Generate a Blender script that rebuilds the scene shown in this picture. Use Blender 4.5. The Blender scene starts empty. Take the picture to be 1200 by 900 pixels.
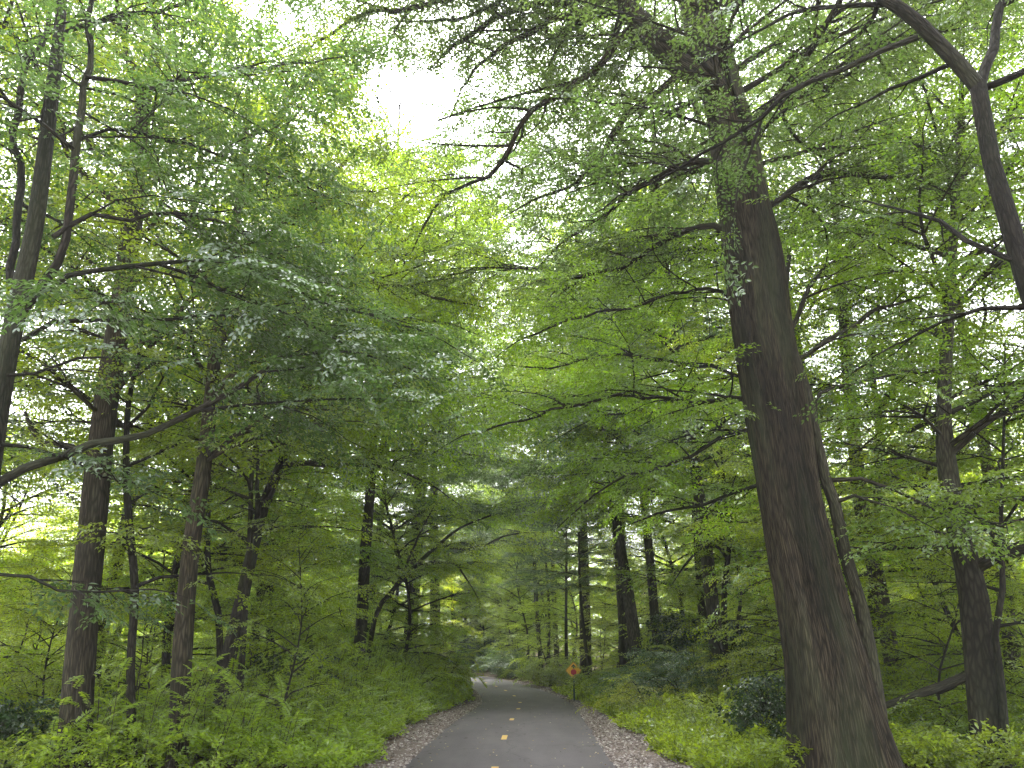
import bpy, math, random
import numpy as np

random.seed(7)
RNG = np.random.default_rng(7)
SC = bpy.context.scene
COL = SC.collection
UP = np.array((0.0, 0.0, 1.0))

# ------------------------------------------------------------------ camera model
CAM_H = 1.62
FPX = 901.0
PITCH = math.radians(18.8)
CP, SP = math.cos(PITCH), math.sin(PITCH)


def at(px, py, d):
    """point seen in the photograph at (px, py), d metres ahead along the ground"""
    x = (px - 600.0) / FPX
    u = (450.0 - py) / FPX
    v = np.array((x, CP - u * SP, SP + u * CP))
    return np.array((0, 0, CAM_H)) + v * (d / v[1])


def rad(w, py, d):
    """radius in metres of something w photo pixels wide, d metres ahead"""
    u = (450.0 - py) / FPX
    return 0.5 * w / FPX * d / (CP - u * SP)


# ------------------------------------------------------------------ ground shape
PATH_PTS = [(-0.12, -14), (-0.12, 0), (-0.05, 8), (-0.03, 12), (0.08, 16), (0.22, 20), (0.40, 24), (0.46, 28), (0.25, 32),
            (-0.35, 38), (-1.4, 45), (-3.4, 54), (-6.8, 64), (-12.0, 75), (-20, 87), (-32, 100)]
_py = np.array([p[1] for p in PATH_PTS], float)
_px = np.array([p[0] for p in PATH_PTS], float)
_m = np.gradient(_px, _py)


def path_x(y):
    y = np.asarray(y, float)
    i = np.clip(np.searchsorted(_py, y) - 1, 0, len(_py) - 2)
    h = _py[i + 1] - _py[i]
    t = np.clip((y - _py[i]) / h, 0, 1)
    a, b = _px[i], _px[i + 1]
    return ((2 * t**3 - 3 * t**2 + 1) * a + (t**3 - 2 * t**2 + t) * h * _m[i] + (-2 * t**3 + 3 * t**2) * b + (t**3 - t**2) * h * _m[i + 1])


def sstep(a, b, x):
    t = np.clip((x - a) / (b - a), 0, 1)
    return t * t * (3 - 2 * t)


def profile(y):
    return np.interp(y, [-50, 17, 22, 28, 45, 90, 400], [0, 0, -0.06, -0.20, -0.28, -0.36, 0.6])


def gz(x, y):
    x = np.asarray(x, float)
    y = np.asarray(y, float)
    d = x - path_x(y)
    s = sstep(2.2, 7.0, np.abs(d))
    n = (0.16 * np.sin(x * 0.61 + 1.3) * np.cos(y * 0.43 + 0.4) + 0.10 * np.sin(x * 1.7 + y * 0.9) + 0.06 * np.sin(x * 3.1 - y * 2.3))
    right = 0.35 * sstep(3, 9, d) * sstep(14, 26, y)
    left = -0.35 * sstep(4, 12, -d)
    far = 2.6 * sstep(70, 140, y) + 1.2 * sstep(30, 80, np.abs(x))
    return profile(y) + s * (n + right + left) + far


# ------------------------------------------------------------------ mesh accumulator
class Acc:
    def __init__(self):
        self.v, self.q, self.t, self.qm, self.tm, self.b, self.n = [], [], [], [], [], [], 0

    def add(self, v, quads=None, tris=None, mat=0, bark=None):
        v = np.asarray(v, np.float32).reshape(-1, 3)
        if quads is not None and len(quads):
            q = np.asarray(quads, np.int64).reshape(-1, 4) + self.n
            self.q.append(q)
            self.qm.append(np.full(len(q), mat, np.int32))
        if tris is not None and len(tris):
            t = np.asarray(tris, np.int64).reshape(-1, 3) + self.n
            self.t.append(t)
            self.tm.append(np.full(len(t), mat, np.int32))
        self.v.append(v)
        self.b.append(np.zeros_like(v) if bark is None else np.asarray(bark, np.float32).reshape(-1, 3))
        self.n += len(v)

    def build(self, name, mats, parent=None, smooth=True, origin=None):
        me = bpy.data.meshes.new(name)
        v = np.concatenate(self.v) if self.v else np.zeros((0, 3), np.float32)
        if origin is not None:
            v = v - np.asarray(origin, np.float32)
        q = np.concatenate(self.q) if self.q else np.zeros((0, 4), np.int64)
        t = np.concatenate(self.t) if self.t else np.zeros((0, 3), np.int64)
        mi = np.concatenate(self.qm + self.tm) if (self.qm or self.tm) else np.zeros(0, np.int32)
        me.vertices.add(len(v))
        me.vertices.foreach_set('co', v.astype(np.float32).ravel())
        loops = np.concatenate([q.ravel(), t.ravel()]).astype(np.int32)
        me.loops.add(len(loops))
        me.loops.foreach_set('vertex_index', loops)
        npoly = len(q) + len(t)
        me.polygons.add(npoly)
        ls = np.concatenate([np.arange(len(q)) * 4, len(q) * 4 + np.arange(len(t)) * 3]).astype(np.int32)
        me.polygons.foreach_set('loop_start', ls)
        me.polygons.foreach_set('material_index', mi)
        me.polygons.foreach_set('use_smooth', np.full(npoly, smooth, bool))
        at_ = me.attributes.new('barkco', 'FLOAT_VECTOR', 'POINT')
        at_.data.foreach_set('vector', np.concatenate(self.b).astype(np.float32).ravel() if self.b else [])
        for m in mats:
            me.materials.append(m)
        me.update(calc_edges=True)
        o = bpy.data.objects.new(name, me)
        COL.objects.link(o)
        if parent is not None:
            o.parent = parent
        elif origin is not None:
            o.location = [float(c) for c in origin]
        return o


def nrm(v):
    v = np.asarray(v, float)
    return v / max(1e-9, np.linalg.norm(v))


def spline(pts, step):
    """smooth curve (Catmull-Rom) through rows [x, y, z, r]"""
    p = np.asarray(pts, float)
    if len(p) < 3:
        n = max(2, int(np.linalg.norm(p[-1, :3] - p[0, :3]) / step))
        t = np.linspace(0, 1, n + 1)[:, None]
        return p[0] * (1 - t) + p[-1] * t
    e = np.vstack([2 * p[0] - p[1], p, 2 * p[-1] - p[-2]])
    e[0, 3], e[-1, 3] = p[0, 3], p[-1, 3]
    out = []
    for i in range(1, len(e) - 2):
        n = max(1, int(np.linalg.norm(e[i + 1, :3] - e[i, :3]) / step))
        t = (np.arange(n) / n)[:, None]
        a, b, c, d = e[i - 1], e[i], e[i + 1], e[i + 2]
        out.append(0.5 * (2 * b + (c - a) * t + (2 * a - 5 * b + 4 * c - d) * t**2 + (3 * b - a - 3 * c + d) * t**3))
    out.append(e[-2][None])
    o = np.vstack(out)
    o[:, 3] = np.maximum(o[:, 3], 0.0015)
    return o


def tube(acc, pts, nseg=8, mat=0, flute=0.0, flare=0.0, lumps=0.0, seed=0, flare_h=0.35):
    p = np.asarray(pts, float)
    c, r = p[:, :3], p[:, 3]
    n = len(c)
    tan = np.gradient(c, axis=0)
    tan /= np.maximum(np.linalg.norm(tan, axis=1, keepdims=True), 1e-9)
    ref = np.array((1.0, 0, 0)) if abs(tan[0][0]) < 0.9 else np.array((0, 1.0, 0))
    U = np.zeros((n, 3))
    u = ref - tan[0] * ref.dot(tan[0])
    u /= np.linalg.norm(u)
    for i in range(n):
        u = u - tan[i] * u.dot(tan[i])
        u /= max(np.linalg.norm(u), 1e-9)
        U[i] = u
    W = np.cross(tan, U)
    L = np.concatenate([[0], np.cumsum(np.linalg.norm(np.diff(c, axis=0), axis=1))])
    a = np.linspace(0, 2 * math.pi, nseg, endpoint=False)
    rr = r[:, None] * np.ones((1, nseg))
    g = np.random.default_rng(seed + 11)
    if flute:
        ph = g.uniform(0, 6.28, 6)
        f = (0.5 * np.sin(3 * a[None] + ph[0] + 0.25 * L[:, None]) + 0.35 * np.sin(5 * a[None] + ph[1] - 0.3 * L[:, None])
             + 0.3 * np.sin(8 * a[None] + ph[2] + 0.5 * L[:, None]) + 0.2 * np.sin(13 * a[None] + ph[3] + 0.9 * L[:, None]))
        rr = rr * (1 + flute * f)
        if nseg > 60:                                  # furrowed bark: long ridges that wander and break
            A, Z = a[None], L[:, None]
            rid = np.abs(np.sin(19 * A + 1.6 * np.sin(0.9 * Z + ph[4]) + 1.1 * np.sin(2.3 * Z + 3 * A + ph[5]) + 0.5 * np.sin(6.1 * Z + 7 * A)))
            rid2 = np.abs(np.sin(31 * A + 1.3 * np.sin(1.7 * Z + ph[1]) + 0.9 * np.sin(4.1 * Z - 5 * A + ph[2])))
            cut = 0.5 + 0.5 * np.sin(7.3 * Z + 4 * np.sin(9 * A) + 2.2 * np.sin(5 * A + ph[3]))
            rr = rr + 0.016 * rid ** 0.7 + 0.009 * rid2 * (0.6 + 0.4 * cut)
            rr = rr + 0.03 * np.sin(1.7 * Z + 2 * A + ph[0]) * np.sin(0.8 * Z + ph[1])
    if lumps:
        ph = g.uniform(0, 6.28, 4)
        rr = rr * (1 + lumps * (np.sin(2.3 * L + ph[0]) + 0.7 * np.sin(5.1 * L + ph[1]))[:, None]
                   + r[:, None] * lumps * np.sin(2 * a[None] + 3.1 * L[:, None] + ph[2]))
    if flare:
        ph = g.uniform(0, 6.28)
        lob = 0.65 + 0.35 * np.sin(5 * a + ph) + 0.25 * np.sin(3 * a + 2 * ph)
        rr = rr * (1 + flare * np.exp(-L / flare_h)[:, None] * lob[None])
    ca, sa = np.cos(a), np.sin(a)
    v = c[:, None] + rr[:, :, None] * (ca[None, :, None] * U[:, None] + sa[None, :, None] * W[:, None])
    rb = float(np.median(r)) * np.ones((n, 1))
    bk = np.stack([rb * ca[None] + seed * 1.37, rb * sa[None] + seed * 0.71, np.repeat(L[:, None], nseg, 1)], -1)
    i, j = np.meshgrid(np.arange(n - 1), np.arange(nseg), indexing='ij')
    k = (j + 1) % nseg
    q = np.stack([i * nseg + j, i * nseg + k, (i + 1) * nseg + k, (i + 1) * nseg + j], -1).reshape(-1, 4)
    V = np.concatenate([v.reshape(-1, 3), (c[-1] + tan[-1] * r[-1])[None]])
    B = np.concatenate([bk.reshape(-1, 3), np.array([[0, 0, L[-1]]])])
    top = (n - 1) * nseg
    tr = [(top + x, top + (x + 1) % nseg, n * nseg) for x in range(nseg)]
    acc.add(V, q, tr, mat, B)


# ------------------------------------------------------------------ leaf sprays
def leaf_verts(base, d, nr, l, w, fold, fine, curl=0.0):
    """one leaf: base point, direction, normal, length, width -> verts, tris"""
    d = nrm(d)
    s = nrm(np.cross(nr, d))
    n = np.cross(d, s)
    if fine:
        m1, m2 = base + d * l * 0.3 - n * fold * w * 0.2, base + d * l * 0.66 - n * (fold * w * 0.25 + curl * l * 0.05)
        tip = base + d * l - n * curl * l * 0.2
        v = [base, m1, m2, tip,
             base + d * l * 0.28 + s * w * 0.44 + n * fold * w * 0.3, base + d * l * 0.62 + s * w * 0.42 + n * (fold * w * 0.3 - curl * l * 0.06),
             base + d * l * 0.28 - s * w * 0.44 + n * fold * w * 0.3, base + d * l * 0.62 - s * w * 0.42 + n * (fold * w * 0.3 - curl * l * 0.06)]
        t = [(0, 1, 4), (1, 5, 4), (1, 2, 5), (2, 3, 5), (0, 6, 1), (1, 6, 7), (1, 7, 2), (2, 7, 3)]
    else:
        mid = 0.45
        tip = base + d * l - n * curl * l * 0.15
        v = [base, base + d * l * mid + s * w * 0.5 + n * fold * w * 0.4, tip, base + d * l * mid - s * w * 0.5 + n * fold * w * 0.4]
        t = [(0, 2, 1), (0, 3, 2)]
    return v, t


def make_spray(kind, seed):
    """flat leafy twig along +x, lying in xy, normal +z; returns verts, tris, per-tri material"""
    g = np.random.default_rng(seed)
    V, T, M = [], [], []

    def put(v, t, m=0):
        b = len(V)
        V.extend(v)
        T.extend([tuple(x + b for x in y) for y in t])
        M.extend([m] * len(t))

    def twig(a, b, r):
        d = nrm(b - a)
        s = nrm(np.cross(d, UP)) * r
        put([a - s, a + s, b, a + UP * r * 1.6], [(0, 1, 2), (0, 3, 2), (1, 2, 3)], 1)

    def row(o, d, length, n, l, w, fine, ang=55, tip=True):
        side = np.array((-d[1], d[0], 0.0))
        pt = o
        for i in range(n):
            t = (i + 0.7) / n
            p = o + d * length * t + np.array((0, 0, -0.10 * length * t * t + g.normal(0, 0.006)))
            sg = 1 if i % 2 else -1
            a = math.radians(ang + g.normal(0, 12))
            dd = d * math.cos(a) + side * sg * math.sin(a) + np.array((0, 0, g.normal(-0.22, 0.28)))
            nr = np.array((g.normal(0, 0.33), g.normal(0, 0.33), 1.0))
            k = (0.75 + 0.5 * math.sin(math.pi * min(1, 0.25 + t * 0.75))) * g.uniform(0.75, 1.15)
            put(*leaf_verts(p, dd, nr, l * k, w * k, g.uniform(0.1, 0.5), fine, g.uniform(0, 1)))
            pt = p
        if tip:
            put(*leaf_verts(o + d * length * 0.97 + np.array((0, 0, -0.1 * length)), d + np.array((0, 0, -0.25)), UP, l, w, 0.3, fine, 0.5))
        twig(o, o + d * length * 0.98 + np.array((0, 0, -0.09 * length)), 0.0022)

    X = np.array((1.0, 0, 0))
    if kind in ('oval', 'oval_fine'):          # elm / beech like spray, ~0.75 m
        fine = kind == 'oval_fine'
        L = 0.72
        row(X * 0, X, L, 11, 0.082, 0.042, fine)
        for k in range(5):
            t = 0.12 + 0.16 * k
            sg = 1 if k % 2 else -1
            a = math.radians(48 + g.normal(0, 8)) * sg
            row(X * L * t + np.array((0, 0, -0.1 * L * t * t)), np.array((math.cos(a), math.sin(a), g.normal(-0.05, 0.12))), 0.34 * (1.1 - 0.6 * t), 6, 0.074, 0.038, fine)
    elif kind == 'far':                        # fewer, larger leaves for trees well away
        L = 0.95
        row(X * 0, X, L, 9, 0.125, 0.07, False)
        for k in range(4):
            t = 0.12 + 0.2 * k
            a = math.radians(48 + g.normal(0, 10)) * (1 if k % 2 else -1)
            row(X * L * t, np.array((math.cos(a), math.sin(a), g.normal(-0.05, 0.2))), 0.42 * (1.1 - 0.6 * t), 5, 0.115, 0.065, False)
    elif kind == 'pinnate':                    # compound leaf, weeds along the path
        L = 0.42
        n = 17
        for i in range(n):
            t = (i + 2) / (n + 2)
            p = np.array((L * t, 0, 0.10 * L * math.sin(t * 2.2) - 0.22 * L * t * t))
            for sg in (1, -1):
                a = math.radians(68 - 25 * t + g.normal(0, 6))
                dd = np.array((math.cos(a), sg * math.sin(a), g.normal(-0.25, 0.15)))
                k = math.sin(math.pi * (0.15 + 0.8 * t)) * g.uniform(0.85, 1.1)
                put(*leaf_verts(p, dd, np.array((0, 0, 1.0)), 0.085 * k + 0.012, 0.026 * k + 0.006, 0.3, False, 0.5))
        twig(X * 0, np.array((L * 0.6, 0, 0.02)), 0.003)
        twig(np.array((L * 0.6, 0, 0.02)), np.array((L, 0, -0.13 * L)), 0.002)
    elif kind == 'weed':                       # small broad weeds / ground leaves
        for i in range(16):
            t = g.uniform(0.15, 1)
            a = g.uniform(-1.2, 1.2)
            p = np.array((0.26 * t, 0.05 * g.normal(), 0.02 * g.normal()))
            put(*leaf_verts(p, np.array((math.cos(a), math.sin(a), g.normal(-0.1, 0.35))), np.array((g.normal(0, 0.4), g.normal(0, 0.4), 1)), g.uniform(0.045, 0.085), g.uniform(0.024, 0.05), 0.3, False, 0.6))
        twig(X * 0, X * 0.27, 0.002)
    elif kind == 'ivy':                        # dense dark evergreen leaves
        for i in range(26):
            p = np.array((g.uniform(0, 0.5), g.normal(0, 0.12), g.normal(0, 0.06)))
            a = g.uniform(-1.8, 1.8)
            put(*leaf_verts(p, np.array((math.cos(a), math.sin(a), g.normal(-0.5, 0.3))), np.array((g.normal(0, 0.5), g.normal(0, 0.5), 1)), g.uniform(0.06, 0.1), g.uniform(0.045, 0.07), 0.3, False, 0.4))
        twig(X * 0, X * 0.45, 0.003)
    elif kind == 'blade':                      # grass tuft
        for i in range(9):
            a = g.uniform(-3.1, 3.1)
            d = np.array((1.0, 0.5 * math.cos(a), 0.5 * math.sin(a)))
            put(*leaf_verts(np.array((0, 0.03 * g.normal(), 0.03 * g.normal())), d, np.array((g.normal(), g.normal(), 1)), g.uniform(0.2, 0.4), 0.010, 0.3, False, 1.5))
    return np.array(V), np.array(T), np.array(M)


NVAR = 4
SPRAY = {}
for _k in ('oval', 'oval_fine', 'far', 'pinnate', 'weed', 'ivy', 'blade'):
    SPRAY[_k] = [make_spray(_k, 100 + 13 * i + len(_k)) for i in range(NVAR)]


class Sprays:
    """leaf sprays collected as (position, direction, normal, scale), written out in one go"""

    def __init__(self, kind):
        self.kind, self.p, self.d, self.n, self.s = kind, [], [], [], []

    def add(self, p, d, n, s):
        self.p.append(p)
        self.d.append(d)
        self.n.append(n)
        self.s.append(s)

    def write(self, acc, keep=None, seed=3):
        if not self.p:
            return 0
        p, d, n, s = np.array(self.p), np.array(self.d), np.array(self.n), np.array(self.s)
        if keep is not None:
            m = keep(p)
            p, d, n, s = p[m], d[m], n[m], s[m]
        if not len(p):
            return 0
        d = d / np.linalg.norm(d, axis=1, keepdims=True)
        y = np.cross(n, d)
        y /= np.maximum(np.linalg.norm(y, axis=1, keepdims=True), 1e-6)
        z = np.cross(d, y)
        R = np.stack([d, y, z], 1)                       # rows: local axes
        g = np.random.default_rng(seed)
        which = g.integers(0, NVAR, len(p))
        flip = np.where(g.random(len(p)) < 0.5, 1.0, -1.0)
        R[:, 1] *= flip[:, None]
        for k in range(NVAR):
            m = which == k
            if not m.any():
                continue
            V, T, M = SPRAY[self.kind][k]
            W = np.einsum('vi,nij->nvj', V, R[m]) * s[m][:, None, None] + p[m][:, None, :]
            nn = m.sum()
            off = (np.arange(nn) * len(V))[:, None, None]
            for mat in (0, 1):
                t = T[M == mat]
                if mat == 0:
                    acc.add(W.reshape(-1, 3), None, (t[None] + off).reshape(-1, 3), 0)
                    base = acc.n - nn * len(V)
                elif len(t):
                    tt = (t[None] + off).reshape(-1, 3) + base
                    acc.t.append(tt)
                    acc.tm.append(np.full(len(tt), 1, np.int32))
        return len(p)


def branchlet(wood, sp, o, d, L, r, g, droop=0.14, sp_step=0.26, sp_scale=1.0, mat=0, tilt=0.3, bare=0.15):
    """thin branch that carries flat sprays to both sides"""
    n = max(3, int(L / 0.3) + 1)
    pts = []
    d = nrm(d)
    side = nrm(np.cross(d, UP) + 1e-6)
    w1, w2 = g.normal(0, 0.05, 2)
    for i in range(n + 1):
        t = i / n
        p = o + d * L * t + UP * (-droop * L * t * t + 0.02 * L * math.sin(6 * t + w1 * 40)) + side * L * (w1 * math.sin(3 * t) + w2 * math.sin(7 * t) * 0.6)
        pts.append((*p, r * (1 - 0.85 * t) + 0.0015))
    pts = np.array(pts)
    if r > 0.004:
        tube(wood, pts, 4 if r < 0.012 else 5, mat)
    c = pts[:, :3]
    m = max(2, int(L * (1 - bare) / sp_step))
    for k in range(m + 1):
        t = bare + (1 - bare) * k / m
        f = t * n
        i = min(int(f), n - 1)
        p = c[i] + (c[i + 1] - c[i]) * (f - i)
        tn = nrm(c[i + 1] - c[i])
        if k == m:
            dd = tn
        else:
            sg = 1 if k % 2 else -1
            a = math.radians(g.uniform(35, 70))
            dd = tn * math.cos(a) + np.cross(UP, tn) * sg * math.sin(a)
        dd = dd + UP * g.normal(-0.12, 0.16)
        nr = UP + np.array((g.normal(0, tilt), g.normal(0, tilt), 0))
        sp.add(p, dd, nr, sp_scale * g.uniform(0.7, 1.15))
    return c


def leafy_limb(wood, sp, pts, g, spacing=0.55, length=1.6, start=0.2, sp_step=0.26, sp_scale=1.0, droop=0.14, rise=0.12, mat=0, both=True, end=True, tilt=0.3):
    """side branchlets along a limb polyline (rows x, y, z, r)"""
    c, r = pts[:, :3], pts[:, 3]
    L = np.concatenate([[0], np.cumsum(np.linalg.norm(np.diff(c, axis=0), axis=1))])
    tot = L[-1]
    s = start * tot + g.uniform(0, spacing)
    k = int(g.integers(0, 2))
    while s < tot * 0.98:
        i = min(np.searchsorted(L, s) - 1, len(c) - 2)
        i = max(i, 0)
        f = (s - L[i]) / max(L[i + 1] - L[i], 1e-6)
        p = c[i] + (c[i + 1] - c[i]) * f
        tn = nrm(c[i + 1] - c[i])
        hv = np.array((tn[0], tn[1], 0.0))
        if np.linalg.norm(hv) < 0.35:          # steep limb: leave in any direction
            a = g.uniform(0, 6.283)
            dd = np.array((math.cos(a), math.sin(a), 0.25 + g.normal(0, 0.15)))
        else:
            sg = 1 if k % 2 else -1
            a = math.radians(g.uniform(32, 72))
            hv = nrm(hv)
            dd = hv * math.cos(a) + np.cross(UP, hv) * sg * math.sin(a) + UP * (rise + g.normal(0, 0.14))
        t = s / tot
        LL = length * (1.05 - 0.55 * t) * g.uniform(0.55, 1.2)
        branchlet(wood, sp, p, dd, LL, min(r[i] * 0.55, 0.007 + 0.006 * LL), g, droop, sp_step, sp_scale, mat, tilt)
        k += 1
        s += spacing * g.uniform(0.6, 1.4)
    if end:
        branchlet(wood, sp, c[-1], nrm(c[-1] - c[-2]), length * 0.6, max(r[-1], 0.004), g, droop, sp_step, sp_scale, mat, tilt, 0.0)


def grow_crown(wood, sp, trunk, g, base_h, n_limbs, reach, sp_step=0.32, sp_scale=0.95, up0=0.15, up1=1.2, spacing=0.55, blen=1.5,
               profile_pow=1.0, sub=True, az=None, mat=0, limb_r=0.26, nseg=6, droop=0.14, dome=True):
    """limbs all round a trunk polyline above base_h (height over its foot), each with side limbs and branchlets"""
    c, r = trunk[:, :3], trunk[:, 3]
    H = c[-1, 2] - c[0, 2]
    hs = np.linspace(base_h, H * 0.985, n_limbs) + g.normal(0, 0.25, n_limbs)
    a = g.uniform(0, 6.28)
    for h in hs:
        h = min(max(h, base_h * 0.9), H * 0.99)
        i = int(np.clip(np.searchsorted(c[:, 2] - c[0, 2], h), 1, len(c) - 1))
        f = (h - (c[i - 1, 2] - c[0, 2])) / max(c[i, 2] - c[i - 1, 2], 1e-6)
        p = c[i - 1] + (c[i] - c[i - 1]) * np.clip(f, 0, 1)
        rr = r[i]
        u = (h - base_h) / max(H - base_h, 0.1)
        a += 2.4 + g.normal(0, 0.35)
        ang = a if az is None else az(g)
        elev = up0 + (up1 - up0) * u + g.normal(0, 0.1)
        if dome:                                     # broadleaf: widest a third of the way up, rounded over the top
            L = reach * (0.42 + 0.58 * math.sin(math.pi * min(1.0, 0.22 + 0.72 * u)) ** 0.8) * g.uniform(0.65, 1.2)
        else:
            L = reach * (1 - 0.72 * u ** profile_pow) * g.uniform(0.7, 1.15)
        d = np.array((math.cos(ang), math.sin(ang), elev))
        d = nrm(d)
        n = max(4, int(L / 0.6))
        pts = []
        side = np.cross(UP, d)
        w = g.normal(0, 0.07)
        w2 = g.normal(0, 0.04)
        r0 = min(rr * 0.75, limb_r * 0.035 * L + 0.012)
        for k in range(n + 1):
            t = k / n
            q = p + d * L * t + UP * (0.16 * L * t - 0.22 * L * t * t) + side * L * (w * math.sin(3.0 * t) + w2 * math.sin(8 * t))
            pts.append((*q, r0 * (1 - 0.85 * t) + 0.003))
        pts = np.array(pts)
        tube(wood, pts, nseg, mat)
        leafy_limb(wood, sp, pts, g, spacing, blen, 0.18, sp_step, sp_scale, droop=droop, mat=mat)
        if sub and L > 2.2:
            for sg in (1, -1):
                for tt in ((0.3, 0.6) if L > 3.5 else (0.45,)):
                    k = int(n * tt)
                    hv = nrm(np.array((d[0], d[1], 0)))
                    dd = nrm(hv * 0.75 + np.cross(UP, hv) * sg * g.uniform(0.5, 0.9) + UP * (elev * 0.6 + g.normal(0.05, 0.12)))
                    L2 = L * (0.62 - 0.25 * tt) * g.uniform(0.8, 1.2)
                    m = max(3, int(L2 / 0.5))
                    p2 = np.array([(*(pts[k, :3] + dd * L2 * x / m - UP * 0.12 * L2 * (x / m) ** 2), pts[k, 3] * 0.65 * (1 - 0.8 * x / m) + 0.003) for x in range(m + 1)])
                    tube(wood, p2, max(4, nseg - 1), mat)
                    leafy_limb(wood, sp, p2, g, spacing, blen * 0.85, 0.15, sp_step, sp_scale, droop=droop, mat=mat)


# ------------------------------------------------------------------ materials
def new_mat(name):
    m = bpy.data.materials.new(name)
    m.use_nodes = True
    nt = m.node_tree
    for n in list(nt.nodes):
        nt.nodes.remove(n)
    return m, nt, nt.nodes.new('ShaderNodeOutputMaterial')


def ramp(nt, stops, fac=None):
    n = nt.nodes.new('ShaderNodeValToRGB')
    e = n.color_ramp.elements
    while len(e) < len(stops):
        e.new(0.5)
    for x, (p, c) in zip(e, stops):
        x.position = p
        x.color = (*c, 1)
    if fac is not None:
        nt.links.new(fac, n.inputs[0])
    return n


def leaf_mat(name, dif, trn, tmix=0.5, gloss=0.035, rough=0.5, var=0.35, hue=0.014):
    m, nt, out = new_mat(name)
    L = nt.links.new
    geo = nt.nodes.new('ShaderNodeNewGeometry')
    inf = nt.nodes.new('ShaderNodeObjectInfo')
    # each leaf its own tone; each tree its own lean towards yellow or blue green
    val = nt.nodes.new('ShaderNodeMapRange')
    val.inputs[3].default_value, val.inputs[4].default_value = 1 - var, 1 + var
    L(geo.outputs['Random Per Island'], val.inputs[0])
    hu = nt.nodes.new('ShaderNodeMapRange')
    hu.inputs[3].default_value, hu.inputs[4].default_value = 0.5 - hue, 0.5 + hue
    L(inf.outputs['Random'], hu.inputs[0])

    def tone(c):
        h = nt.nodes.new('ShaderNodeHueSaturation')
        h.inputs['Color'].default_value = (*c, 1)
        L(hu.outputs[0], h.inputs['Hue'])
        L(val.outputs[0], h.inputs['Value'])
        return h.outputs[0]
    d = nt.nodes.new('ShaderNodeBsdfDiffuse')
    t = nt.nodes.new('ShaderNodeBsdfTranslucent')
    L(tone(dif), d.inputs[0])
    L(tone(trn), t.inputs[0])
    mx = nt.nodes.new('ShaderNodeMixShader')
    mx.inputs[0].default_value = tmix
    L(d.outputs[0], mx.inputs[1])
    L(t.outputs[0], mx.inputs[2])
    gl = nt.nodes.new('ShaderNodeBsdfGlossy')
    gl.inputs['Roughness'].default_value = rough
    gl.inputs[0].default_value = (0.9, 0.95, 0.9, 1)
    fr = nt.nodes.new('ShaderNodeFresnel')
    fr.inputs[0].default_value = 1.42
    mu = nt.nodes.new('ShaderNodeMath')
    mu.operation = 'MULTIPLY'
    mu.inputs[1].default_value = gloss * 10
    L(fr.outputs[0], mu.inputs[0])
    mn = nt.nodes.new('ShaderNodeMath')
    mn.operation = 'MINIMUM'
    mn.inputs[1].default_value = 0.16
    L(mu.outputs[0], mn.inputs[0])
    m2 = nt.nodes.new('ShaderNodeMixShader')
    L(mn.outputs[0], m2.inputs[0])
    L(mx.outputs[0], m2.inputs[1])
    L(gl.outputs[0], m2.inputs[2])
    L(m2.outputs[0], out.inputs[0])
    return m


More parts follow.
